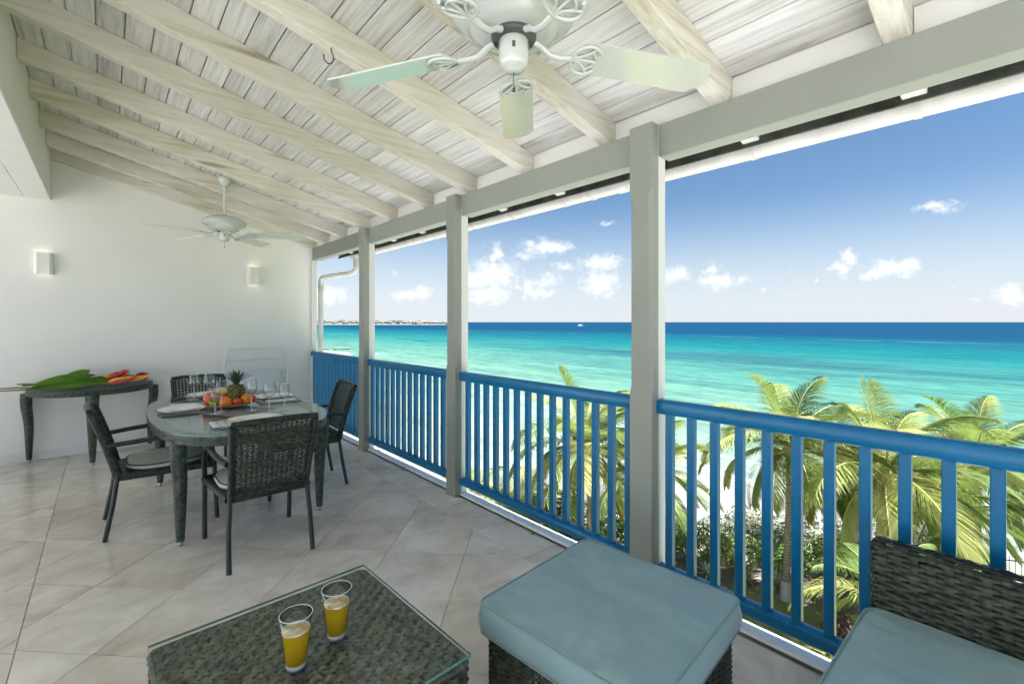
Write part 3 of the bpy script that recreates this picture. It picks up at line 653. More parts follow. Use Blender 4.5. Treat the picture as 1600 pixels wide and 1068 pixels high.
# ------------------------------------------------------------------ wicker furniture
def rr(w, d, r, u):
    """point and outward normal on a rounded rectangle perimeter, u in 0..1 (CCW)"""
    a, b = w - 2 * r, d - 2 * r; q = PI * r / 2; Lp = 2 * a + 2 * b + 4 * q; s_ = (u % 1.0) * Lp
    segs = [('l', b, (w / 2, -b / 2), (0, 1)), ('c', q, (a / 2, b / 2), 0), ('l', a, (a / 2, d / 2), (-1, 0)), ('c', q, (-a / 2, b / 2), PI / 2),
            ('l', b, (-w / 2, b / 2), (0, -1)), ('c', q, (-a / 2, -b / 2), PI), ('l', a, (-a / 2, -d / 2), (1, 0)), ('c', q, (a / 2, -b / 2), 1.5 * PI)]
    for k_, ln, c_, e in segs:
        if s_ <= ln + 1e-9:
            if k_ == 'l': return (c_[0] + e[0] * s_, c_[1] + e[1] * s_)
            th = e + s_ / r; return (c_[0] + r * math.cos(th), c_[1] + r * math.sin(th))
        s_ -= ln
    return (w / 2, -b / 2)
def cushion(w, d, h, r, puff, z0, wr=.004, seed=0, n=88, bulge=.012):
    m_ = MB(); rings = []
    def ring(k, z, off=0):
        res = []
        for i in range(n):
            x, y_ = rr(w + 2 * off, d + 2 * off, r + off, i / n); x *= k; y_ *= k
            res.append((x, y_, z(x, y_) if callable(z) else z))
        rings.append(res)
    def top(x, y_):
        a, b = min(1, abs(x) / (w / 2)), min(1, abs(y_) / (d / 2)); p_ = puff * (1 - a ** 3.2) ** .8 * (1 - b ** 3.2) ** .8
        e = max(a, b); edge = math.exp(-((1 - e) / .16) ** 2)
        wv = mn.noise(Vector((x * 7 + seed, y_ * 7, seed))) * wr * 1.3 + mn.noise(Vector((x * (60 if a > b and False else 14) + seed, y_ * 14, seed * 2))) * wr * .5
        pk = math.sin((y_ if a > b else x) * 95 + 3 * mn.noise(Vector((x * 9, y_ * 9, seed)))) * wr * .55 * math.exp(-((1 - e) / .22) ** 2) * (1 - math.exp(-((1 - e) / .03) ** 2))
        return z0 + h + p_ + (wv + pk) * (1 - math.exp(-((1 - e) / .04) ** 2))
    ring(.02, z0 + .002); ring(.96, z0 + .002); ring(1.0, z0 + .008)
    for q in (.2, .4, .6, .8): ring(1, z0 + h * q, bulge * math.sin(PI * q))
    ring(1.0, z0 + h - .002)
    for k_ in (.985, .96, .92, .87, .81, .74, .66, .57, .48, .38, .28, .18, .08, .01): ring(k_, top)
    vs = [p for q in rings for p in q]
    m_.add(vs, [(q * n + i, q * n + (i + 1) % n, (q + 1) * n + (i + 1) % n, (q + 1) * n + i) for q in range(len(rings) - 1) for i in range(n)], True)
    return m_
def loop_tube(w, d, r, z, rad, n=120, jit=0):
    pts = [(*rr(w, d, r, i / n), z + jit * mn.noise(Vector((i * .15, z * 9, 0)))) for i in range(n + 1)]
    return MB().tube(pts, rad, 6, cap=False)

# coffee table with glass top
ct = thing('coffee_table', 'low square wicker coffee table with a glass top carrying two beers', 'coffee table', (.463, 1.475, 0), math.radians(2.2))
w_, d_ = .698, .706
def Pct(u, v): return Vector((-w_ / 2 + w_ * u, -d_ / 2 + d_ * v, .432))
MB().weave(Pct, 24, 30, .0085, .80, .62).build('woven_top', 'rattan_top', ct, kind='stuff')
def Pcs(u, v): x, y_ = rr(w_ + .004, d_ + .004, .025, u); return Vector((x, y_, .06 + .365 * v))
MB().weave(Pcs, 100, 24, .0050, .90, .7).build('woven_side', 'rattan_dark', ct, kind='stuff')
MB().box(-w_ / 2 + .01, w_ / 2 - .01, -d_ / 2 + .01, d_ / 2 - .01, .06, .420).build('inner_box', 'black_cord', ct)
loop_tube(w_, d_, .02, .428, .009).build('rim', 'rattan_grey_wrap', ct)
for sx_ in (-1, 1):
    for sy in (-1, 1):
        MB().box(sx_ * .32 - .02, sx_ * .32 + .02, sy * .32 - .02, sy * .32 + .02, 0.001, .06, .003).build('foot', 'dark_metal', ct)
        MB().lathe([(.001, .4375), (.013, .4375), (.013, .4435), (.001, .4435)], 20, (sx_ * .302, sy * .305, 0)).build('glass_pad', 'drink_glass', ct)
gs = .352; gx = MB().box(-gs, gs, -gs - .004, gs + .004, .444, .452)
gx.f = gx.f[1:2]; gx.sm = gx.sm[1:2]; gx.uv = gx.uv[1:2]; gtop = gx.build('glass_top', 'table_glass', ct)
eg = MB().box(-gs, gs, -gs - .004, gs + .004, .444, .452); eg.f = eg.f[2:]; eg.sm = eg.sm[2:]; eg.uv = eg.uv[2:]; eg.build('glass_rim', 'glass_edge', gtop)

# ottoman
ot = thing('ottoman', 'square wicker ottoman with a thick teal cushion, beside the nearest post', 'ottoman', (1.376, 1.030, 0), math.radians(5.2))
ow, od = .640, .640
def Pot(u, v): x, y_ = rr(ow, od, .035, u); return Vector((x, y_, .03 + .30 * v))
MB().weave(Pot, 96, 30, .0044, .84, .45).build('woven_side', 'rattan_dark', ot, kind='stuff')
MB().box(-ow / 2 + .05, ow / 2 - .05, -od / 2 + .05, od / 2 - .05, .30, .325).build('seat_board', 'dark_metal', ot)
loop_tube(ow, od, .035, .330, .010).build('rim', 'rattan_wrap', ot)
for sx_ in (-1, 1):
    for sy in (-1, 1): MB().box(sx_ * .29 - .02, sx_ * .29 + .02, sy * .29 - .02, sy * .29 + .02, .0, .33, .003).build('leg', 'dark_metal', ot)
cu = cushion(.678, .682, .106, .036, .014, .337, .013, 3.1).build('cushion', 'teal_vinyl', ot)
loop_tube(.680, .684, .036, .4435, .0036, 160, .002).build('piping', 'teal_piping', cu); loop_tube(.680, .684, .036, .343, .0036, 160, .002).build('piping', 'teal_piping', cu)

# sofa against the railing
sf = thing('wicker_sofa', 'dark wicker sofa with teal seat cushion standing against the blue railing', 'sofa', (1.84, -.45, 0))
# back panel along Y, local x .28 is at the railing
def Psb(u, v):
    # wraps over: inner face (facing -x), from bottom to top then over the top edge
    z = .16 + .50 * v; return Vector((.225 - .0 * v, -.9 + 1.745 * u, z))
def Pst(u, v):
    th = PI * v; return Vector((.2525 - .0275 * math.cos(th), -.9 + 1.745 * u, .658 + .020 * math.sin(th)))
def Pse(u, v):
    th = PI * u; return Vector((.2525 - .0275 * math.cos(th), .845 + .012 * math.sin(th), .16 + .50 * v))
MB().weave(Psb, 40, 30, .0065, .90, .5).build('back_panel', 'rattan_dark', sf, kind='stuff')
MB().weave(Pst, 40, 6, .0038, .80, .6).build('back_top', 'rattan_wrap', sf, kind='stuff')
MB().weave(Pse, 4, 30, .0040, .9, .6).build('back_end', 'rattan_dark', sf, kind='stuff')
MB().box(.236, .268, -.89, .838, .16, .650).build('back_core', 'black_cord', sf)
def Pss(u, v): x, y_ = rr(.66, 1.76, .03, u); return Vector((x - .105, y_ - .02, .05 + .275 * v))
MB().weave(Pss, 150, 24, .0042, .93, .6).build('seat_base', 'rattan_dark', sf, kind='stuff')
MB().box(-.42, .21, -.88, .84, .08, .322).build('seat_core', 'dark_metal', sf)
for sx_ in (-.38, .17):
    for sy in (-.84, .82): MB().box(sx_ - .02, sx_ + .02, sy - .02, sy + .02, 0, .08, .003).build('leg', 'dark_metal', sf)
cu = cushion(.62, 1.74, .105, .055, .018, 0, .013, 8.2, 140).build('seat_cushion', 'teal_vinyl', sf, loc=(-.097, -.01, .335))
loop_tube(.622, 1.742, .055, .1045, .0038, 180, .002).build('piping', 'teal_piping', cu); loop_tube(.622, 1.742, .055, .004, .0038, 180, .002).build('piping', 'teal_piping', cu)

# dining chairs
def make_chair(loc, rz, label):
    t_ = thing('dining_chair', label, 'chair', loc, rz, 'wicker dining chairs round the table')
    def back(u, v):   # u across, v up; gently curved in plan, leaning back
        x = (-.205 + .41 * u) * (1.0 + .07 * v); z = .43 + .43 * v
        return Vector((x, -.262 - .10 * v - .035 * v * v - .018 * (1 - (2 * u - 1) ** 2), z))
    MB().weave(back, 15, 27, .0052, .78, .45).build('woven_back', 'rattan_dark', t_, kind='stuff')
    for sgn in (-1, 1):
        pts = [(sgn * (.213 + .018 * q), -.262 - .10 * q - .035 * q * q, .40 + .455 * q) for q in [i / 8 for i in range(9)]]
        MB().tube(pts, [.026] * 9, 10, flat=.62).build('back_side', 'rattan_wrap', t_)
    MB().tube([(-.235, -.405, .868), (-.15, -.418, .876), (0, -.424, .878), (.15, -.418, .876), (.235, -.405, .868)], .017, 10).build('top_rail', 'rattan_wrap', t_)
    MB().tube([(-.215, -.268, .425), (0, -.285, .422), (.215, -.268, .425)], .015, 8).build('lower_rail', 'rattan_wrap', t_)
    for sgn in (-1, 1):
        MB().tube([(sgn * .232, -.330, .001), (sgn * .228, -.290, .22), (sgn * .215, -.262, .44)], .0145, 10).build('rear_leg', 'dark_metal', t_)
        arm = [(sgn * .238, -.322, .630), (sgn * .262, -.20, .640), (sgn * .272, -.05, .650), (sgn * .275, .09, .655), (sgn * .275, .16, .648), (sgn * .274, .215, .622),
               (sgn * .272, .252, .575), (sgn * .270, .272, .50), (sgn * .268, .280, .42)]
        MB().tube(arm, .0165, 10).build('armrest', 'rattan_wrap', t_)
        MB().tube([(sgn * .268, .280, .43), (sgn * .266, .290, .2), (sgn * .264, .300, .001)], .0150, 10).build('front_leg', 'dark_metal', t_)
    fr = MB()
    for a, b in (((-.265, .275), (.265, .275)), ((-.265, .275), (-.218, -.255)), ((.265, .275), (.218, -.255)), ((-.218, -.255), (.218, -.255))):
        fr.tube([(a[0], a[1], .405), (b[0], b[1], .405)], .026, 8, flat=1.0)
    fr.build('seat_frame', 'rattan_wrap', t_)
    MB().box(-.235, .235, -.25, .265, .405, .425).build('seat', 'rattan_dark', t_)
    cu_ = cushion(.47, .46, .034, .16, .012, .428, .001, 1.5, 48, .006).build('cushion', 'seat_fabric', t_, loc=(0, .02, 0))
    loop_tube(.474, .464, .16, .462, .0042, 60).build('piping', 'black_cord', cu_); loop_tube(.474, .464, .16, .431, .0042, 60).build('piping', 'black_cord', cu_)
    return t_
ch = make_chair((.765, 3.405, 0), 0, 'near dining chair seen from behind, in front of the table')
dup(ch, (.325, 4.31, 0), -PI / 2, 'dining chair on the left of the table, seen from the side, near the console')
dup(ch, (1.32, 4.37, 0), PI / 2 - .08, 'dining chair on the right of the table, next to the blue railing')
dup(ch, (.745, 5.50, 0), PI, 'dining chair at the far end of the table, mostly hidden by glasses')

# dining table
def sup(a, b, n_, th):
    c_, s_ = math.cos(th), math.sin(th); return (math.copysign(abs(c_) ** (2 / n_), c_) * a, math.copysign(abs(s_) ** (2 / n_), s_) * b)
TZ = .745
dt = thing('dining_table', 'oval wicker dining table with glass top, laid for four', 'dining table', (.805, 4.42, 0))
ta, tb, tn = .575, 1.10, 2.9
NP = 72
def ring_pts(k_, z, ins=0): return [(*sup(ta - ins, tb - ins, tn, 2 * PI * i / NP), z) for i in range(NP)]
ga = ring_pts(1, TZ - .008, .006); gb = ring_pts(1, TZ, .006)
gl_ = MB().add(gb, [tuple(range(NP))]).build('glass_top', 'table_glass', dt)
MB().add(ga + gb, [(i, (i + 1) % NP, NP + (i + 1) % NP, NP + i) for i in range(NP)], True).build('glass_rim', 'glass_edge', gl_)
def Pap(u, v):
    th = 2 * PI * u; x, y_ = sup(ta - .012, tb - .012, tn, th + .0001); return Vector((x, y_, TZ - .068 + .056 * v))
MB().weave(Pap, 150, 5, .0035, .95, .6).build('woven_apron', 'rattan_grey', dt, kind='stuff')
ia = [(*sup(ta - .016, tb - .016, tn, 2 * PI * i / NP), TZ - .012) for i in range(NP)]; ib = [(*sup(ta - .10, tb - .10, tn, 2 * PI * i / NP), TZ - .012) for i in range(NP)]
rg = MB().add([(*p[:2], TZ - .012) for p in ia] + [(*p[:2], TZ - .012) for p in ib] + [(*p[:2], TZ - .066) for p in ia] + [(*p[:2], TZ - .066) for p in ib],
         [(i, (i + 1) % NP, NP + (i + 1) % NP, NP + i) for i in range(NP)] + [(3 * NP + i, 3 * NP + (i + 1) % NP, 2 * NP + (i + 1) % NP, 2 * NP + i) for i in range(NP)]
         + [(NP + i, NP + (i + 1) % NP, 3 * NP + (i + 1) % NP, 3 * NP + i) for i in range(NP)]).build('rim_ring', 'rattan_grey', dt)
MB().add([(*sup(ta - .10, tb - .10, tn, 2 * PI * i / NP), TZ - .03) for i in range(NP)] + [(*sup(ta - .10, tb - .10, tn, 2 * PI * i / NP), TZ - .04) for i in range(NP)],
         [tuple(range(NP)), tuple(range(2 * NP - 1, NP - 1, -1))]).build('under_panel', 'teal_piping', dt)
def table_leg(par, x, y_, ox, oy, top, r0=.045, r1=.021):
    # curved, tapered leg woven in geometry; bulges outward by (ox, oy) near the top
    def cen(v):
        q = 1 - v; b = math.exp(-((v - .86) / .22) ** 2) if v < .86 else math.exp(-((v - .86) / .30) ** 2)
        return Vector((x + ox * b, y_ + oy * b, .028 + (top - .028) * v))
    def P(u, v):
        r_ = r1 + (r0 - r1) * min(1, max(0, v)) ** .8; th = 2 * PI * u; c_ = cen(v); return c_ + Vector((math.cos(th) * r_, math.sin(th) * r_, 0))
    l_ = MB().weave(P, 8, 54, .0022, .93, .7).build('leg', 'rattan_grey', par, kind='stuff')
    MB().tube([cen(i / 8) for i in range(9)], [r1 + (r0 - r1) * (i / 8) ** .8 - .004 for i in range(9)], 10).build('leg_core', 'dark_metal', l_)
    MB().lathe([(.001, .001), (.013, .001), (.015, .03), (.001, .03)], 16, (x, y_, 0)).build('foot_cap', 'steel', l_)
for sx_, sy in ((-1, -1), (1, -1), (-1, 1), (1, 1)): table_leg(dt, sx_ * .440, sy * .735, sx_ * .012, sy * .02, TZ - .05, .050, .021)

# console table against the end wall
co = thing('console_table', 'half-round wicker console table against the end wall, holding cut flowers', 'console table', (-.10, 6.955, 0))
CZ = .765
def hr(a, b, u): th = PI + PI * u; return sup(a, b, 2.4, th)
top_ = [hr(.515, .66, i / 40) for i in range(41)]
MB().poly([(x, y_) for x, y_ in top_], CZ - .008, CZ).build('glass_top', 'rattan_grey_wrap', co)
def Pco(u, v): x, y_ = hr(.518, .664, min(max(u, 0), 1)); return Vector((x, y_, CZ - .058 + .05 * v))
MB().weave(Pco, 70, 5, .0035, .95, .6).build('woven_apron', 'rattan_grey', co, kind='stuff')
MB().poly([hr(.505, .65, i / 40) for i in range(41)], CZ - .056, CZ - .012).build('under_panel', 'rattan_grey', co)
table_leg(co, -.495, -.06, -.02, -.01, CZ - .05, .048, .020); table_leg(co, .495, -.06, .03, -.01, CZ - .05, .048, .020)
table_leg(co, 0.0, -.615, 0, -.035, CZ - .05, .056, .020)

# folded white clothes rack leaning at the wall
rk = thing('clothes_rack', 'folded white clothes drying rack leaning on the end wall behind the table', 'drying rack', (1.51, YE - .10, 0))
for sgn in (-1, 1):
    MB().tube([(sgn * .33, .06, 1.112), (sgn * .335, .05, 1.03), (sgn * .36, .0, .95), (sgn * .385, -.04, .83), (sgn * .37, -.02, .60), (sgn * .35, -.02, .002)], .009, 8).build('side_frame', 'rack_white', rk)
for z, w3, yy in ((1.10, .33, .055), (.957, .36, .0), (.814, .385, -.04), (.60, .37, -.02), (.35, .36, -.02)):
    MB().tube([(-w3, yy, z), (w3, yy, z)], .010, 8).build('cross_bar', 'rack_white', rk)
MB().box(-.31, .31, .045, .055, .05, .80, .002).build('back_sheet', 'rack_white', rk)

# ------------------------------------------------------------------ table setting
def on_table(px, py, z=TZ):
    d = ray(px, py); t__ = (z - 1.45) / d[2]; return (d[0] * t__, d[1] * t__)
# placemats
MATS = [((.795, 3.70), 0, 'dark brown placemat under the plates nearest the camera'), ((.47, 4.52), PI / 2, 'dark brown placemat under the left plates'),
        ((1.16, 4.58), PI / 2, 'dark brown placemat under the right plates'), ((.79, 5.22), 0, 'dark brown placemat at the far end of the table')]
PL = [((.80, 3.70), .10), ((.455, 4.50), 1.6), ((1.185, 4.72), 1.5), ((.735, 5.25), 0)]
for k_, ((x, y_), rz, lb) in enumerate(MATS):
    o = MB().box(-.23, .23, -.165, .165, 0, .003, .001).build('placemat', 'mat_fabric', loc=(x, y_, TZ + .0008), rot=(0, 0, rz)); tag(o, lb, 'placemat', 'placemats on the dining table')
side = ['nearest the camera', 'at the left place', 'at the right place', 'at the far place']
def squareplate(a, b, h, lip, n_=2.6, K=48):
    m_ = MB(); rings = [(.02, .0), (.60, .0), (.66, .003), (.97, h), (1.0, h + .001), (1.0, h - .002), (.70, .0015 - .001), (.62, -.0005)]
    rings = [(.01, .004), (.62, .004), (.70, .006), (.97, h), (1.0, h + .0015), (1.005, h - .001), (.68, .0), (.01, .0)]
    vs = [(*[c * k for c in sup(a, b, n_, 2 * PI * i / K)], z) for k, z in rings for i in range(K)]
    m_.add(vs, [(q * K + i, q * K + (i + 1) % K, (q + 1) * K + (i + 1) % K, (q + 1) * K + i) for q in range(len(rings) - 1) for i in range(K)][::1], True); return m_
for k_, ((x, y_), rz) in enumerate(PL):
    o = squareplate(.165, .155, .018, 0).build('dinner_plate', 'porcelain', loc=(x, y_, TZ + .0042), rot=(0, 0, rz)); tag(o, 'large white dinner plate ' + side[k_] + ', under a smaller one', 'plate', 'large white plates')
    o = squareplate(.118, .108, .014, 0).build('side_plate', 'porcelain', loc=(x + .01, y_ + .005, TZ + .0090), rot=(0, 0, rz + .1)); tag(o, 'smaller white plate resting on the dinner plate ' + side[k_], 'plate', 'small white plates')
# napkins and cutlery
def napkin(x, y_, rz, lb, w=.10, d=.22):
    m_ = MB(); K = 8; vs = []
    for q in range(3):
        for i in range(K + 1):
            for j in range(3): pass
    for lay in range(3):
        z = .0015 + lay * .0028; m_.box(-w / 2 + lay * .002, w / 2 - lay * .003, -d / 2 + lay * .003, d / 2 - lay * .002, z, z + .0026, .001)
    o = m_.build('napkin', 'white_linen', loc=(x, y_, TZ + .004), rot=(0, 0, rz)); tag(o, lb, 'napkin', 'folded white napkins')
def fork(x, y_, rz, z, lb):
    m_ = MB(); m_.tube([(0, -.09, .004), (0, 0, .003), (0, .03, .006)], [.004, .002, .002], 6, flat=.6)
    m_.box(-.011, .011, .03, .048, .005, .0075, .0008)
    for q in (-.009, -.003, .003, .009): m_.tube([(q, .045, .0065), (q, .08, .004)], .0013, 5)
    o = m_.build('fork', 'steel', loc=(x, y_, z), rot=(0, 0, rz)); tag(o, lb, 'fork', 'steel forks')
def knife(x, y_, rz, z, lb):
    m_ = MB(); m_.tube([(0, -.10, .004), (0, 0, .004)], [.005, .004], 6, flat=.5); m_.box(-.006, .009, 0, .11, .003, .0045, .0005)
    o = m_.build('knife', 'steel', loc=(x, y_, z), rot=(0, 0, rz)); tag(o, lb, 'knife', 'steel knives')
napkin(.595, 3.70, .0, 'folded white napkin with two forks left of the near plates', .12, .20)
fork(.575, 3.69, 0, TZ + .0135, 'left fork of the two on the near napkin'); fork(.618, 3.695, 0, TZ + .0135, 'right fork of the two on the near napkin')
knife(.99, 3.72, 0, TZ + .0045, 'steel knife on the near placemat right of the plates')
napkin(.50, 4.76, 1.3, 'folded white napkin beyond the left plates', .11, .20)
knife(.455, 4.325, 1.57, TZ + .0045, 'steel knife on the left placemat, camera side'); fork(.47, 4.345, 1.57, TZ + .0045, 'steel fork lying next to the knife on the left placemat')
napkin(1.18, 4.47, 1.57, 'folded white napkin in front of the right plates', .10, .24)
fork(1.17, 4.50, -1.57, TZ + .0135, 'steel fork on the napkin at the right place')
napkin(.98, 5.25, 0, 'folded white napkin beside the far plates', .10, .2)
# wine glasses
def wine(px, py, h, lb, r_=.042):
    x, y_ = on_table(px, py, TZ + .003); s_ = h / .225
    z = TZ + .0012
    t_ = thing('wine_glass', lb, 'wine glass', (x, y_, z), 0, 'empty stemmed wine glasses on the dining table')
    MB().lathe([(.001, 0), (.036, 0), (.036, .0015), (.012, .004), (.0042, .012), (.0036, .06 * s_), (.0040, .095 * s_), (.010, .106 * s_)], 24).build('stem', 'stem_glass', t_)
    MB().tube([(.036 * math.cos(PI * i / 16), .036 * math.sin(PI * i / 16), .001) for i in range(33)], .0008, 5, cap=False).build('foot_edge', 'rim_glint', t_)
    MB().tube([(r_ * .80 * math.cos(PI * i / 16), r_ * .80 * math.sin(PI * i / 16), .225 * s_) for i in range(33)], .0007, 5, cap=False).build('rim', 'rim_glint', t_)
    MB().lathe([(.001, .104 * s_), (.012, .107 * s_), (.030, .120 * s_), (r_, .145 * s_), (r_ * 1.01, .160 * s_), (r_ * .93, .190 * s_), (r_ * .80, .225 * s_)], 28).build('bowl', 'drink_glass', t_)
wine(303, 624, .225, 'leftmost wine glass, behind the left plates'); wine(327, 627, .25, 'tall wine glass behind the fruit bowl, left of the pineapple', .045)
wine(336, 646, .19, 'small wine glass in front of the fruit bowl, beside a taller glass', .040); wine(346, 642, .240, 'wine glass in front of the lime in the fruit bowl', .046)
wine(381, 628, .235, 'wine glass just right of the pineapple, behind the oranges', .045); wine(393, 640, .26, 'tall wine glass at the right rim of the fruit bowl', .040)
wine(421, 642, .235, 'wide wine glass left of the right-hand pair, before the right plates', .047); wine(444, 641, .215, 'rightmost wine glass, beside the right plates', .040)
# fruit bowl
bx, by = .765, 4.40
o = MB().lathe([(.001, .0), (.07, .0), (.075, .006), (.150, .032), (.186, .048), (.190, .046), (.150, .026), (.08, .012), (.001, .010)][::1], 48).build('fruit_bowl', 'bowl_wood', loc=(bx, by, TZ + .001)); tag(o, 'shallow terracotta-coloured fruit bowl in the middle of the dining table', 'bowl')
o = MB().box(-.19, .19, -.30, .22, 0, .0016, .0005).build('table_runner', 'mat_fabric', loc=(bx - .02, by - .10, TZ + .0003), rot=(0, 0, .5)); tag(o, 'brown woven mat under the fruit bowl', 'placemat')
def fruit(nm, dx, dy, z, r_, mt, lb, sc=(1, 1, 1)):
    o = MB().ball((0, 0, 0), r_, 20, sc).build(nm, mt, loc=(bx + dx, by + dy, TZ + z), rot=(random.random() * .4, random.random() * .3, random.random() * 3)); tag(o, lb, 'fruit')
# toward camera is direction -F ; right is R
def fr_(a, b): return (a * R[0] + b * F[0], a * R[1] + b * F[1])
for nm, a, b, z, r_, mt, lb, sc in (
    ('orange', .035, -.105, .065, .046, 'orange_peel', 'bright orange at the front of the fruit bowl', (1, 1, .96)),
    ('apple', .100, -.060, .062, .036, 'apple_red', 'dark red apple between the two oranges', (1, 1, .9)),
    ('orange', .140, .005, .075, .046, 'orange_peel', 'orange at the right rim of the fruit bowl', (1, 1, .96)),
    ('lime', -.055, -.105, .055, .036, 'lime_green', 'green lime at the front left of the fruit bowl', (1.1, 1, 1)),
    ('pomelo', -.120, -.045, .085, .056, 'pomelo_pink', 'large reddish fruit at the left rim of the bowl', (1, 1, 1)),
    ('mango', -.075, .035, .120, .052, 'mango_yellow', 'yellow mango on top of the fruit pile, left of the pineapple', (1.25, .9, .85)),
    ('apple', -.02, -.03, .095, .037, 'apple_red', 'red and green apple in the middle of the bowl', (1, 1, .9)),
    ('plum', .165, .045, .068, .030, 'apple_red', 'small dark fruit behind the right orange', (1, 1, 1))):
    dx, dy = fr_(a, b); fruit(nm, dx, dy, z, r_, mt, lb, sc)
px_, py_ = fr_(.045, .02)
pa = thing('pineapple', 'whole pineapple with spiky green crown standing in the fruit bowl', 'pineapple', (bx + px_, by + py_, TZ + .02))
MB().lathe([(.001, 0), (.04, .005), (.058, .04), (.063, .085), (.058, .13), (.042, .165), (.02, .178), (.001, .18)], 24).build('fruit_body', 'pineapple_skin', pa)
sk = MB()
for i in range(8):
    for j in range(11):
        th = 2 * PI * (j + .5 * (i % 2)) / 11; z = .02 + i * .02; rr_ = .062 * math.sin(PI * (z + .02) / .225) ** .5
        sk.ball((rr_ * math.cos(th), rr_ * math.sin(th), z), .011, 6, (.9, .9, .9))
sk.build('skin_scales', 'pineapple_skin', pa, kind='stuff')
random.seed(5)
for i in range(34):
    lay = i / 34; th = i * 2.4; tilt = .15 + (1 - lay) * 1.15; ln = .13 - .03 * lay + random.uniform(-.01, .015)
    m_ = MB(); vs = []; K = 5
    for q in range(K + 1):
        s_ = q / K; ang = tilt * (.45 + .75 * s_ ** 1.3); 
        if q == 0: p = Vector((.012, 0, 0)); pts = [p]
        else: p = pts[-1] + Vector((math.sin(ang), 0, math.cos(ang))) * ln / K; pts.append(p)
    for q, p in enumerate(pts):
        wd = .011 * (1 - (q / K) ** 1.6) + .0004; vs += [p + Vector((0, -wd, .003)), p, p + Vector((0, wd, .003))]
    m_.add(vs, [(3 * q + e, 3 * q + e + 1, 3 * q + e + 4, 3 * q + e + 3) for q in range(K) for e in (0, 1)], True)
    m_.build('crown_leaf', 'pineapple_leaf', pa, loc=(0, 0, .170 + .018 * lay), rot=(0, 0, th))

# pints of beer
def pint(x, y_, lb):
    t_ = thing('pint_glass', lb, 'beer glass', (x, y_, .4525), 0, 'beers on the coffee table'); H_ = .152
    def r_(z): return .0285 + (.0445 - .0285) * z / H_
    MB().lathe([(.001, 0), (r_(0) - .002, 0), (r_(.003), .003), (r_(.03), .03), (r_(.08), .08), (r_(H_), H_), (r_(H_) - .0022, H_ + .0005)], 40).build('glass', 'drink_glass', t_)
    MB().tube([(r_(H_) * math.cos(PI * i / 24), r_(H_) * math.sin(PI * i / 24), H_) for i in range(49)], .0010, 6, cap=False).build('rim', 'rim_glint', t_)
    MB().lathe([(.001, .001), (r_(0) - .001, .001), (r_(.013) - .001, .013), (.001, .014)], 32).build('glass_base', 'porcelain', t_)
    MB().lathe([(.001, .0145), (r_(.015) - .0028, .0145), (r_(.107) - .0028, .107), (.001, .107)], 40).build('beer', 'beer', t_)
    fo_ = MB(); K = 30; rings = [(.001, .1092), (.5, .1096), (.85, .1090), (1.0, .1078)]
    fo_.add([(k * (r_(.107) - .0030) * math.cos(2 * PI * i / K), k * (r_(.107) - .0030) * math.sin(2 * PI * i / K), z) for k, z in rings for i in range(K)], [(q * K + i, q * K + (i + 1) % K, (q + 1) * K + (i + 1) % K, (q + 1) * K + i) for q in range(3) for i in range(K)], True)
    fo_.build('foam', 'beer_foam', t_)
    MB().tube([((r_(.108) - .0026) * math.cos(2 * PI * i / 32), (r_(.108) - .0026) * math.sin(2 * PI * i / 32), .108) for i in range(33)], .0011, 5, cap=False).build('foam_ring', 'porcelain', t_)
pint(.416, 1.427, 'left of the two pint glasses of beer, nearer the camera'); pint(.553, 1.478, 'right of the two pint glasses of beer, nearer the railing')

# cut flowers lying on the console table
def stem_path(a, b, sag, k_=8, wob=.01, sd=0):
    a, b = Vector(a), Vector(b); return [a.lerp(b, i / k_) + Vector((0, wob * math.sin(i * 1.3 + sd), -sag * math.sin(PI * i / k_))) for i in range(k_ + 1)]
plain('stem_green', (.12, .20, .03), .4, .2); plain('stem_brown', (.20, .17, .07), .5, .2); plain('heliconia_red', (.50, .02, .03), .35, .15); plain('heliconia_yellow', (.72, .42, .01), .35, .1); plain('ginger_pink', (.55, .015, .07), .35, .2)
leafmat('banana_leaf', [(.2, (.06, .16, .015)), (.8, (.13, .28, .03))], .35, .3)
cz = CZ + .018
def leaf_blade(mb, base, dirv, ln, wd, droop, up=(0, 0, 1), K=8):
    base, d, u_ = Vector(base), Vector(dirv).normalized(), Vector(up); s_ = d.cross(u_).normalized(); vs = []
    for q in range(K + 1):
        t__ = q / K; p = base + d * ln * t__ + u_ * (-droop * t__ * t__); w_k = wd * math.sin(PI * min(1, t__ * .93 + .07)) ** .7 + .0006
        vs += [p - s_ * w_k + u_ * w_k * .25, p, p + s_ * w_k + u_ * w_k * .25]
    mb.add(vs, [(3 * q + e, 3 * q + e + 1, 3 * q + e + 4, 3 * q + e + 3) for q in range(K) for e in (0, 1)], True)
FY = 6.62
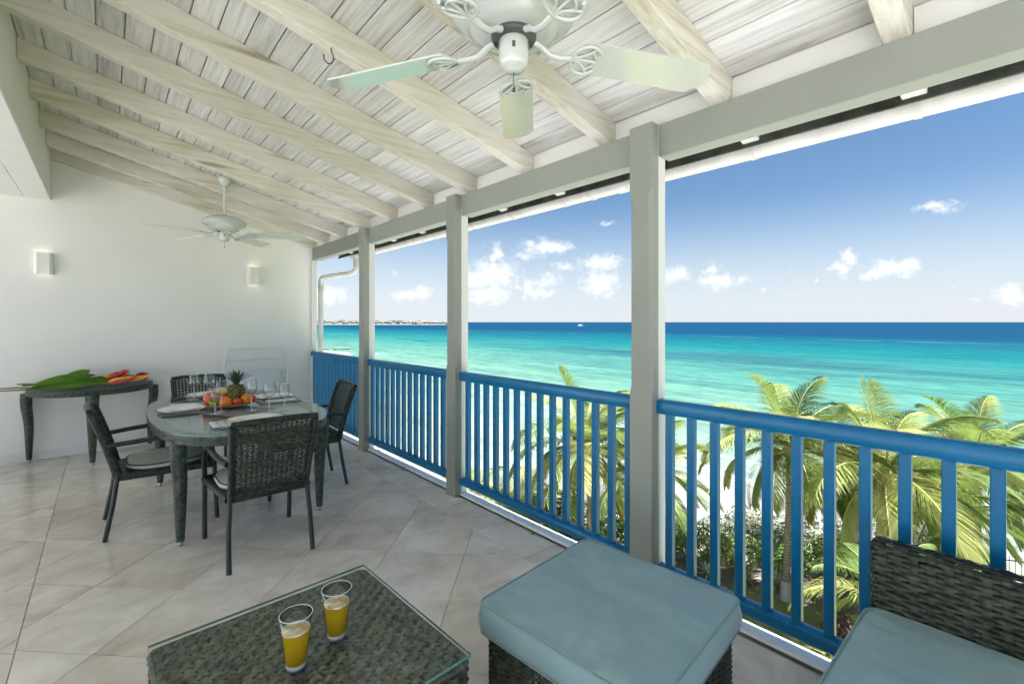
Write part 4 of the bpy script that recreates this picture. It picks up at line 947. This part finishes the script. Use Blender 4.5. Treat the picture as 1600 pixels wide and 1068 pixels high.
for i, (a, b, mt, lb, kind_) in enumerate((
    ((-.95, FY + .05, cz + .03), (.10, FY - .04, cz + .015), 'stem_brown', 'red and yellow heliconia with the longest brown stem', 'h'),
    ((-.90, FY - .06, cz + .01), (.20, FY + .00, cz + .02), 'stem_brown', 'yellow heliconia lying lowest at the front of the console', 'y'),
    ((-.66, FY + .08, cz + .05), (.30, FY + .06, cz + .035), 'stem_green', 'deep pink ginger flower at the right end of the bunch', 'g'),
    ((-.62, FY + .02, cz + .04), (.05, FY + .10, cz + .05), 'stem_green', 'orange-tipped heliconia pointing up in the bunch', 'o'))):
    t_ = thing('cut_flower', lb, 'flower', a, 0, 'tropical flowers lying on the console table'); a_ = Vector(a); rel = Vector(b) - a_
    sp_ = stem_path((0, 0, 0), rel, .012, sd=i); MB().tube(sp_, .007, 8).build('stem', mt, t_)
    e = sp_[-1]
    lf = MB()
    for q in range(3):
        leaf_blade(lf, sp_[3 + q], (1, .25 * (q - 1), .07 + .04 * q), .34, .032, .02, (0, -.6, .8))
    lf.build('leaf', 'banana_leaf', t_)
    hd_ = MB()
    if kind_ in 'hyo':
        for q in range(6):
            leaf_blade(hd_, e + Vector((-.10 + q * .03, 0, 0)), (1, .6 * (-1) ** q, .35 + .12 * q if kind_ == 'o' else .12 + .08 * q), .15, .022, .0, (0, -.8, .6), K=5)
        hd_.build('bract', {'h': 'heliconia_red', 'y': 'heliconia_yellow', 'o': 'heliconia_red'}[kind_], t_)
        yb = MB()
        for q in range(5): leaf_blade(yb, e + Vector((-.08 + q * .035, .01, .012)), (1, .5 * (-1) ** (q + 1), .45), .12, .016, 0, (0, -.8, .6), K=4)
        yb.build('bract_tip', 'heliconia_yellow', t_)
    else:
        for q in range(60):
            s_ = q / 60; th = q * 2.4; r0 = .042 * math.sin(PI * (.12 + .85 * s_)); leaf_blade(hd_, e + Vector((-.05 + .10 * s_, r0 * .4 * math.cos(th), .02 + r0 * .4 * math.sin(th))), (.55, math.cos(th), math.sin(th)), .045, .011, 0, K=3)
        hd_.build('petals', 'ginger_pink', t_)
t_ = thing('banana_leaf', 'broad bright green leaf standing up out of the flower bunch', 'leaf', (-.28, FY + .05, cz + .03))
lf = MB(); leaf_blade(lf, (-.25, 0, 0), (1, .05, .16), .46, .060, .0, (0, -.8, .6)); leaf_blade(lf, (-.06, .02, .03), (1, .0, .42), .24, .048, .0, (0, -.9, .3)); lf.build('leaf', 'banana_leaf', t_)
lf = MB(); 
for q in range(5): leaf_blade(lf, (-.45 + .1 * q, -.08 + .035 * q, 0), (1, .06 * (q - 2), .03), .45, .018, .0)
lf.build('long_leaf', 'banana_leaf', t_)
# bits of dry leaf on the floor by the kerb
for (px, py, lb) in ((626, 735, 'tiny dark leaf on the floor by the kerb below the far bay'), (829, 835, 'tiny dark leaf on the floor by the kerb left of the ottoman')):
    d = ray(px, py); t__ = -1.45 / d[2]; m_ = MB(); leaf_blade(m_, (0, 0, .002), (1, .2, .1), .035, .008, .004, K=4)
    o = m_.build('dry_leaf', 'hook_iron', loc=(d[0] * t__, d[1] * t__, .001), rot=(0, 0, -.6)); tag(o, lb, 'dry leaf', 'dry leaves on the tiles')
#EXTERIOR#
# ------------------------------------------------------------------ outside: sea, beach, garden
SEA = -8.3
sm_ = MB(); xs_ = [-300, 5, 60, 300, 2000, 12000, 60000]; ys_ = [-60000, -8000, -500, 0, 500, 8000, 60000]
sm_.add([(x, y_, SEA) for x in xs_ for y_ in ys_], [(i * 7 + j, (i + 1) * 7 + j, (i + 1) * 7 + j + 1, i * 7 + j + 1) for i in range(6) for j in range(6)])
tag(sm_.build('sea', 'sea_water'), None, kind='structure')
CO = [(-400, 34), (-20, 31), (15, 27.5), (26, 17), (33, 13), (50, 12), (90, 22), (118, 42), (136, 60), (150, 64), (163, 60), (176, 24), (400, 8), (900, -20)]
def coast(y_):
    for (a, xa), (b, xb) in zip(CO[:-1], CO[1:]):
        if a <= y_ <= b: t__ = (y_ - a) / (b - a); t__ = t__ * t__ * (3 - 2 * t__); return xa + (xb - xa) * t__
    return CO[0][1] if y_ < CO[0][0] else CO[-1][1]
bm_ = MB(); yy = -400; rows = []
while yy < 420:
    c_ = coast(yy) + 1.2 * mn.noise(Vector((yy * .05, 0, 0))); x0 = min(9.0, c_ - 8)
    row = [(-60, yy, -6.56), (x0, yy, -6.56)]
    for q in range(1, 13):
        f_ = q / 12; x = x0 + (c_ + 4 - x0) * f_; z = -6.56 + (SEA - .35 + 6.56) * (f_ ** 1.1) + .06 * mn.noise(Vector((x * .5, yy * .4, 0))); row.append((x, yy, z))
    row.append((c_ + 60, yy, SEA - 3)); rows.append(row); yy += 2 if -60 < yy < 200 else 20
n = len(rows[0]); bm_.add([p for r_ in rows for p in r_], [(i * n + j, i * n + j + 1, (i + 1) * n + j + 1, (i + 1) * n + j) for i in range(len(rows) - 1) for j in range(n - 1)], True)
tag(bm_.build('beach', 'sand'), None, kind='structure')
def bz(x, y_):
    c_ = coast(y_); x0 = min(9.0, c_ - 8); f_ = max(0, (x - x0) / (c_ + 4 - x0)); return -6.56 + (SEA - .35 + 6.56) * f_ ** 1.1
# two lines of surf on the water's edge
su = MB()
for (off, wd, ph) in ((2.1, .9, 0), (3.6, .6, 5), (6.5, .35, 9)):
    vs = []; k = 0; yy = -60
    while yy < 140:
        c_ = coast(yy) + off + 1.0 * mn.noise(Vector((yy * .12 + ph, 3, 0))); w_ = wd * (1 + .6 * mn.noise(Vector((yy * .4, ph, 0)))); vs += [(c_ - w_, yy, SEA + .02), (c_ + w_, yy, SEA + .02)]; k += 1; yy += 1
    su.add(vs, [(2 * i, 2 * i + 1, 2 * i + 3, 2 * i + 2) for i in range(k - 1)])
tag(su.build('surf', 'surf'), None, kind='stuff')
LZ = -6.5
def bedline(y_): return 13.0 + (9.5 - y_) * .50 if y_ < 9.5 else 13.0 - (y_ - 9.5) * .35
ln_ = MB(); ys2 = [-30 + i * 1.5 for i in range(45)]
vs = [(x, y_, LZ) for y_ in ys2 for x in (2.4, bedline(y_))]
ln_.add(vs, [(2 * i, 2 * i + 1, 2 * i + 3, 2 * i + 2) for i in range(len(ys2) - 1)]); tag(ln_.build('lawn', 'lawn'), None, kind='structure')
gp_ = MB().box(2.4, 7.2, -25, 20, LZ - .05, LZ + .012).build('bounce_strip', 'bounce_paving'); tag(gp_, None, kind='structure')  # unseen pale paving, added to bounce neutral light under the eave
bd = MB(); vs = [(bedline(y_) + dx_, y_, LZ + .004 - (0 if dx_ < .5 else .02)) for y_ in ys2 for dx_ in (-.35, 2.2)]
bd.add(vs, [(2 * i, 2 * i + 1, 2 * i + 3, 2 * i + 2) for i in range(len(ys2) - 1)]); tag(bd.build('planting_bed', 'soil'), None, kind='structure')
bb = MB().box(-5, 2.3, -12, 7.1, -6.6, -.63).build('building_below', 'plaster'); tag(bb, 'plastered lower storeys of the building under the veranda', 'building')
random.seed(11)
gr = MB()
for i in range(14000):
    y_ = random.uniform(-3, 14); x = random.uniform(7.3, bedline(y_) - .5); a_ = random.uniform(0, 6.28); h_ = random.uniform(.03, .07); w_ = .008
    gr.add([(x - w_ * math.cos(a_), y_ - w_ * math.sin(a_), LZ), (x + w_ * math.cos(a_), y_ + w_ * math.sin(a_), LZ), (x + random.uniform(-.03, .03), y_ + random.uniform(-.03, .03), LZ + h_)], [(0, 1, 2)])
tag(gr.build('grass', 'grass_blade'), 'short lawn grass below the railing', kind='stuff')

# palms
WIND = Vector((R[0], R[1], 0)) * 1.4 + Vector((-F[0], -F[1], 0)) * .15
def frond_mesh(rg_, th, el0, Lf, droop, wind, nl=78, dry=False):
    nl = int(nl * 1.5)
    mb = MB(); rib = MB(); K = 16; p = Vector((0, 0, 0)); e_ = el0; d = Vector((math.cos(th) * math.cos(e_), math.sin(th) * math.cos(e_), math.sin(e_)))
    pts = [p.copy()]; dirs = [d.copy()]
    for i in range(K):
        s_ = (i + 1) / K
        d = (d + Vector((0, 0, -droop / K * (1.0 + 1.2 * s_))) + wind * (.9 / K) * s_).normalized()
        p = p + d * (Lf / K); pts.append(p.copy()); dirs.append(d.copy())
    rib.tube(pts, [.022 * (1 - .85 * i / K) + .002 for i in range(K + 1)], 5, cap=False)
    for j in range(nl):
        s_ = .12 + .88 * (j + .5) / nl; f_ = s_ * K; i0 = min(K - 1, int(f_)); fr = f_ - i0
        c_ = pts[i0].lerp(pts[i0 + 1], fr); t__ = dirs[i0].lerp(dirs[i0 + 1], fr).normalized()
        sd = t__.cross(Vector((0, 0, 1)))
        if sd.length < .05: sd = Vector((-math.sin(th), math.cos(th), 0))
        sd.normalize(); up = sd.cross(t__).normalized()
        ll = Lf * .295 * (math.sin(PI * (s_ * .86 + .10)) ** .6) * rg_.uniform(.85, 1.1)
        for sgn in (-1, 1):
            if rg_.random() < .07: continue
            jit = rg_.uniform(-.14, .14); vee = .28 if not dry else -.4
            dd = (sd * sgn * (.85 - .35 * s_) + t__ * (.50 + .55 * s_ + jit) + up * (vee + jit)).normalized()
            q = c_.copy(); cs_ = [q.copy()]; wd = .0115 * rg_.uniform(.8, 1.2) * (Lf / 2.8)
            for k_ in range(3):
                dd = (dd + Vector((0, 0, -.30 if not dry else -.7)) * (.5 + .5 * k_) + wind * .22).normalized(); q = q + dd * ll / 3; cs_.append(q.copy())
            wv = t__.cross(dd).cross(dd); wv = t__ - dd * t__.dot(dd)
            if wv.length < .1: wv = up.copy()
            wv.normalize()
            vs = [cs_[0] - wv * wd * .5, cs_[0] + wv * wd * .5, cs_[1] - wv * wd, cs_[1] + wv * wd, cs_[2] - wv * wd * .75, cs_[2] + wv * wd * .75, cs_[3]]
            mb.add(vs, [(0, 1, 3, 2), (2, 3, 5, 4), (4, 5, 6)])
    return mb, rib
def palm(px, depth, cz_, zb_, Lf, nf, seed, label, lean=(0, 0), gold=0, dry=2, nl=56, tr=.11, top=1.35):
    rg_ = random.Random(seed); d = ray(px, 503); cx, cy = d[0] * depth, d[1] * depth; bx_, by_ = cx + lean[0], cy + lean[1]
    t_ = thing('palm_tree', label, 'palm tree', (bx_, by_, zb_), 0, 'coconut palms in the garden below'); H_ = cz_ - zb_
    pts = []; rs = []
    for i in range(13):
        s_ = i / 12; k_ = s_ ** 1.4; pts.append((-lean[0] * k_, -lean[1] * k_, H_ * s_)); rs.append(tr * (1.35 - .55 * min(1, s_ * 5) ) * (1.0 - .12 * s_) + .006 * math.sin(i * 5))
    MB().tube(pts, rs, 12).build('trunk', 'palm_bark', t_)
    c0 = Vector((-lean[0], -lean[1], H_))
    MB().ball((c0.x, c0.y, c0.z + .05), tr * 1.5, 10, (1, 1, 1.8)).build('crown_shaft', 'palm_rib', t_)
    for i in range(nf):
        s_ = (i + .5) / nf; th = i * 2.399963 + rg_.uniform(-.2, .2); el0 = top - s_ * 1.75 + rg_.uniform(-.12, .12)
        L_ = Lf * (.72 + .33 * math.sin(PI * min(1, s_ + .15))) * rg_.uniform(.92, 1.06)
        isdry = i >= nf - dry; ig = (not isdry) and i >= nf - dry - gold
        mb, rib = frond_mesh(rg_, th, el0, L_, .95 + .5 * s_ + (.5 if isdry else 0), WIND * rg_.uniform(.35, .75), nl, isdry)
        mt = 'palm_leaf_dry' if isdry else ('palm_leaf_gold' if ig else 'palm_leaf')
        f__ = mb.build('frond', mt, t_, loc=c0); rib.build('frond_rib', 'palm_rib' if not isdry else 'palm_leaf_dry', f__)
    return t_
def zat(py, depth): return 1.45 - (py - 503) / 725 * depth
palm(1236, 13.3, zat(705, 13.3), LZ, 2.75, 30, 1, 'tall coconut palm with a whitewashed trunk base, right of the nearest post', (-.1, .1), 3, 2, 92)
wt = palm.__name__
palm(1528, 14.6, zat(735, 14.6), -6.75, 3.1, 32, 2, 'bushy coconut palm at the right edge above the sofa back', (.1, 0), 1, 3, 92)
palm(918, 15.5, zat(705, 15.5), -6.8, 3.1, 34, 3, 'coconut palm just left of the nearest post with dead fronds under its crown', (.3, .1), 2, 5, 86)
palm(1385, 11.5, zat(745, 11.5), LZ, 2.75, 28, 4, 'coconut palm with long arching fronds between the two palms on the right', (0, .3), 0, 1, 96)
palm(1015, 13.8, zat(750, 13.8), LZ, 2.4, 22, 5, 'coconut palm half hidden behind the nearest post', (.1, .1), 2, 2, 80)
palm(812, 17.0, zat(812, 17.0), -7.0, 2.9, 24, 6, 'low yellowish palm left of the post palms, seen between balusters', (.2, 0), 4, 2, 76)
palm(728, 19.0, zat(800, 19), -7.3, 2.8, 20, 7, 'leftmost palm, dark and spiky behind the middle post', (0, 0), 0, 1, 76)
palm(1400, 8.6, zat(950, 8.6), LZ, 1.9, 18, 8, 'low young palm close below the railing, beside the sofa', (0, 0), 2, 0, 90, .07, 1.2)
palm(1465, 12.3, zat(800, 12.3), LZ, 2.6, 26, 9, 'palm filling the gap behind the sofa back, between the long-fronded palm and the right edge', (.1, .1), 1, 1, 90)
palm(1330, 15.5, zat(735, 15.5), -6.7, 2.5, 24, 10, 'palm farther back between the whitewashed one and the long-fronded one', (.2, .1), 0, 1, 80)
d = ray(1236, 503)
o = MB().lathe([(.155, 0.0), (.135, .35), (.128, .55)], 16).build('painted_band', 'whitewash', bpy.data.objects['palm_tree'])

# shrubs and hedge
def shrub(x, y_, z, rx, ry, rz_, n_, leaf, mt, label, seed, group, cat='shrub', name='shrub'):
    rg_ = random.Random(seed); t_ = thing(name, label, cat, (x, y_, z), 0, group); m_ = MB()
    lumps = [(rg_.uniform(-.55, .55) * rx, rg_.uniform(-.55, .55) * ry, rz_ * rg_.uniform(.35, .72), rg_.uniform(.35, .6)) for _ in range(9)]
    for i in range(n_):
        lx_, ly_, lz_, lr = rg_.choice(lumps); u_ = Vector((rg_.gauss(0, 1), rg_.gauss(0, 1), rg_.gauss(0, 1))).normalized(); r_ = rg_.uniform(.75, 1.05) ** .5
        p = Vector((lx_ + u_.x * rx * lr * r_, ly_ + u_.y * ry * lr * r_, max(.03, lz_ + u_.z * rz_ * lr * .75 * r_)))
        nrm = (u_ + Vector((rg_.gauss(0, .5), rg_.gauss(0, .5), rg_.gauss(0, .5) + .4))).normalized(); a = nrm.orthogonal().normalized(); a = Matrix.Rotation(rg_.uniform(0, 6.28), 3, nrm) @ a; b = nrm.cross(a)
        l_ = leaf * rg_.uniform(.7, 1.3)
        m_.add([p - a * l_, p + b * l_ * .55 + nrm * l_ * .1, p + a * l_, p - b * l_ * .55 + nrm * l_ * .1], [(0, 1, 2, 3)])
    m_.build('foliage', mt, t_)
    st_ = MB()
    for i in range(5): st_.tube([(rg_.uniform(-.1, .1), rg_.uniform(-.1, .1), 0), (lumps[i][0] * .8, lumps[i][1] * .8, lumps[i][2])], [.025, .010], 5)
    st_.build('stem', 'bark', t_); return t_
HP = [(11.9, 13.2), (12.6, 11.8), (13.3, 10.4), (14.0, 9.1), (14.7, 7.9), (15.5, 6.7), (16.4, 5.6), (17.3, 4.4), (18.3, 3.1), (19.3, 1.8)]
HL = ['leafy hedge shrub at the far left end of the hedge', 'leafy hedge shrub behind the left palm trunk', 'bright hedge shrub seen left of the nearest post', 'tall green hedge shrub right of the nearest post',
      'rounded light green hedge shrub two balusters right of the nearest post', 'mid green hedge shrub left of the whitewashed palm trunk', 'low yellowish hedge shrub just before the whitewashed trunk', 'low hedge shrub right of the whitewashed trunk',
      'low hedge shrub half hidden by arching fronds', 'hedge shrub farthest right behind the sofa']
for i, (x, y_) in enumerate(HP): shrub(x, y_, LZ, .95, 1.0, 1.45 if i < 5 else 1.05, 1500, .060, 'hedge_leaf', HL[i], 40 + i, 'hedge shrubs along the beach fence', 'shrub', 'hedge_shrub')
for i, (x, y_, s_) in enumerate(((19.0, 6.6, 1.25), (20.6, 5.2, 1.3), (17.6, 9.0, .9), (22.0, 3.6, 1.4), (18.0, 7.6, .8), (20.4, 7.6, 1.0), (19.6, 3.2, 1.0))):
    shrub(x, y_, bz(x, y_) - .1, 1.5 * s_, 1.5 * s_, 1.25 * s_, 1500, .075, 'scrub_leaf', ['grey-green beach scrub beyond the fence, behind the whitewashed trunk', 'grey-green beach scrub right of the whitewashed trunk', 'small grey-green beach scrub behind the light hedge', 'large grey-green scrub at the right on the beach', 'low grey-green scrub just behind the fence left of the whitewashed trunk', 'pale scrub nearest the water, left of the whitewashed trunk', 'low scrub behind the fence near the right-hand palms'][i], 60 + i, 'beach scrub beyond the fence', 'bush', 'beach_scrub')
for i, (x, y_) in enumerate(((14.6, 2.4), (15.6, 1.6), (13.6, 3.2))):
    shrub(x, y_, LZ, .7, .7, .8, 900, .05, 'purple_leaf', ['purplish shrub left of the sofa back', 'purplish shrub beside the sofa, farther right', 'small purplish shrub near the agaves'][i], 80 + i, 'purplish shrubs in the bed', 'shrub', 'purple_shrub')
def agave(x, y_, label, seed):
    rg_ = random.Random(seed); m_ = MB()
    for i in range(26):
        th = i * 2.4; el_ = 1.3 - i / 26 * 1.1; leaf_blade(m_, (0, 0, .05), (math.cos(th) * math.cos(el_), math.sin(th) * math.cos(el_), math.sin(el_)), rg_.uniform(.4, .55), .035, .10, K=5)
    o = m_.build('agave', 'agave_leaf', loc=(x, y_, LZ)); tag(o, label, 'plant', 'pale agaves in the bed')
agave(14.75, 5.95, 'pale spiky agave left of the whitewashed trunk', 1); agave(15.2, 5.3, 'pale spiky agave right behind the whitewashed trunk', 2); agave(14.2, 6.9, 'pale agave farther left in the bed', 3)
# picket fence
fc = thing('iron_fence', 'low dark picket fence running behind the hedge', 'fence', (15.2, 8, LZ)); pk = MB(); yy = -2.0
while yy < 14:
    x = 13.9 + (9.5 - yy) * .62 + .9 - 15.2; pk.box(x - .008, x + .008, yy - 8 - .008, yy - 8 + .008, 0, .98 + .03 * math.sin(yy * 40)); yy += .12
pk.build('picket', 'iron_fence', fc, kind='stuff')
xa, xb = 13.9 + 11.5 * .62 + .9 - 15.2, 13.9 - 4.5 * .62 + .9 - 15.2
for z in (.2, .85): MB().tube([(xa, -10, z), (xb, 6, z)], .018, 6).build('fence_rail', 'iron_fence', fc)
# garden path edging stones
random.seed(3)
ed_ = thing('bed_edging', 'row of rough pinkish stones edging the planting bed', 'edging', (13, 5, LZ))
for i in range(46):
    y_ = -3 + i * .32; x = bedline(y_) - .62 + random.uniform(-.05, .05)
    MB().ball((0, 0, 0), .12, 8, (random.uniform(.8, 1.3), random.uniform(.9, 1.4), random.uniform(.4, .6))).build('stone', 'path_stone', ed_, loc=(x - 13, y_ - 5, .02), rot=(0, 0, random.uniform(0, 3)))
# rocks on the far sand spit
random.seed(9)
for a, b, nm in ((497, 516, 'left group of dark rocks awash off the far sand spit'), (520, 554, 'right longer line of dark rocks awash off the far sand spit')):
    d0, d1 = ray(a, 546), ray(b, 545); t0, t1 = (SEA - 1.45) / d0[2], (SEA - 1.45) / d1[2]; p0, p1 = Vector((d0[0] * t0, d0[1] * t0, SEA)), Vector((d1[0] * t1, d1[1] * t1, SEA)); m_ = MB()
    n_ = int((b - a) / 1.6)
    for i in range(n_):
        p = p0.lerp(p1, i / n_); m_.ball((p.x + random.uniform(-.8, .8), p.y + random.uniform(-.8, .8), SEA + .35), random.uniform(.3, .55), 7, (1.3, 1.1, .6))
    tag(m_.build('rock_reef', 'rock'), nm, 'rocks')
# headland across the bay with houses and trees
random.seed(21)
D0 = 1560
def hp(px, dep, z): d = ray(px, 503); return (d[0] * dep, d[1] * dep, z)
def ridge(px): return (9 + 4 * mn.noise(Vector((px * .03, 1, 0))) + 1.5 * mn.noise(Vector((px * .11, 4, 0)))) * max(0, min(1, (712 - px) / 60)) ** .6
hm = MB(); cols = [400 + 3 * i for i in range(105)]; vs = []
for px in cols:
    r_ = ridge(px)
    for dep, z in ((D0, SEA - 1), (D0 + 12, SEA + 1.2), (D0 + 120, SEA + 3 + r_ * .5), (D0 + 330, SEA + 3 + r_), (D0 + 700, SEA + 2 + r_ * .8), (D0 + 1100, SEA - 1)): vs.append(hp(px, dep, z))
hm.add(vs, [(i * 6 + j, (i + 1) * 6 + j, (i + 1) * 6 + j + 1, i * 6 + j + 1) for i in range(len(cols) - 1) for j in range(5)], True)
tag(hm.build('headland', 'far_scrub'), None, kind='structure')
WCOL = ['white', 'cream', 'pale grey']
plain('house_cream', (.19, .17, .14), .8, .2, .02); plain('house_grey', (.15, .15, .155), .8, .2, .02)
ORD = 'leftmost second third fourth fifth sixth seventh eighth ninth tenth eleventh twelfth thirteenth fourteenth fifteenth sixteenth seventeenth eighteenth nineteenth twentieth'.split()
HPX = sorted(random.uniform(492, 697) for _ in range(60)); seen = [0, 0, 0]
for i in range(60):
    px = HPX[i]; dep = D0 + random.choice([40, 75, 110, 170, 240, 330]) + random.uniform(-12, 12); r_ = ridge(px)
    zb2 = SEA + 1.2 + (2.0 + r_ * .5) * min(1, (dep - D0) / 120) + (r_ * .5 if dep > D0 + 200 else 0) - 1; w_, d__, h_ = random.uniform(8, 17), random.uniform(7, 12), random.uniform(4.0, 7.5)
    kx = i % 3; od_ = ORD[seen[kx]]; seen[kx] += 1; t_ = thing('far_house', 'tiny %s house on the headland, %s of the %s ones from the left' % (WCOL[kx], od_, WCOL[kx]), 'house', hp(px, dep, zb2), random.uniform(-.4, .4) - YAW, 'houses on the far headland, %s ones' % WCOL[kx])
    MB().box(-w_ / 2, w_ / 2, -d__ / 2, d__ / 2, 0, h_).build('wall', ['house_wall', 'house_cream', 'house_grey'][kx], t_)
    q = 1.0; MB().add([(-w_ / 2 - q, -d__ / 2 - q, h_), (w_ / 2 + q, -d__ / 2 - q, h_), (w_ / 2 + q, d__ / 2 + q, h_), (-w_ / 2 - q, d__ / 2 + q, h_), (-w_ / 4, 0, h_ + 2.2), (w_ / 4, 0, h_ + 2.2)],
        [(0, 1, 5, 4), (1, 2, 5), (2, 3, 4, 5), (3, 0, 4), (3, 2, 1, 0)]).build('roof', 'house_roof' if random.random() < .5 else 'house_wall', t_)
    wm = MB()
    for k_ in range(3): wm.box(-w_ * .36 + k_ * w_ * .28, -w_ * .36 + k_ * w_ * .28 + 1.6, -d__ / 2 - .08, -d__ / 2 + .1, h_ * .35, h_ * .8)
    wm.build('window', 'house_window', t_)
tr_ = MB()
for i in range(420):
    px = random.uniform(470, 706); dep = D0 + random.uniform(20, 420); r_ = ridge(px); p = hp(px, dep, SEA + 3 + r_ * (.5 if dep < D0 + 120 else .9) + 1)
    tr_.ball(p, random.uniform(2.2, 4.6), 6, (1.4, 1.4, .9))
tag(tr_.build('headland_trees', 'far_scrub'), 'tree cover between the houses on the far headland', kind='stuff')
# motor boat far out
d = ray(907, 503); dep = 1000; bt = thing('motor_boat', 'small white motor boat far out near the horizon', 'boat', (d[0] * dep, d[1] * dep, SEA), -YAW)
MB().add([(-8, -2, 0), (7, -2, 0), (9.5, 0, 0), (7, 2, 0), (-8, 2, 0), (-8.3, -2.4, 1.9), (8, -2.4, 2.1), (11.5, 0, 2.4), (8, 2.4, 2.1), (-8.3, 2.4, 1.9)],
         [(0, 4, 3, 2, 1), (5, 6, 7, 8, 9), (0, 1, 6, 5), (1, 2, 7, 6), (2, 3, 8, 7), (3, 4, 9, 8), (4, 0, 5, 9)]).build('hull', 'boat_white', bt)
MB().box(-4.5, 3.5, -1.7, 1.7, 2.0, 4.2, .3).build('cabin', 'boat_white', bt); MB().box(-4.4, 3.3, -1.73, 1.73, 2.9, 3.6).build('cabin_window', 'house_window', bt)
MB().tube([(-1, 0, 4.2), (-1.4, 0, 7.5)], .12, 6).build('mast', 'boat_white', bt)
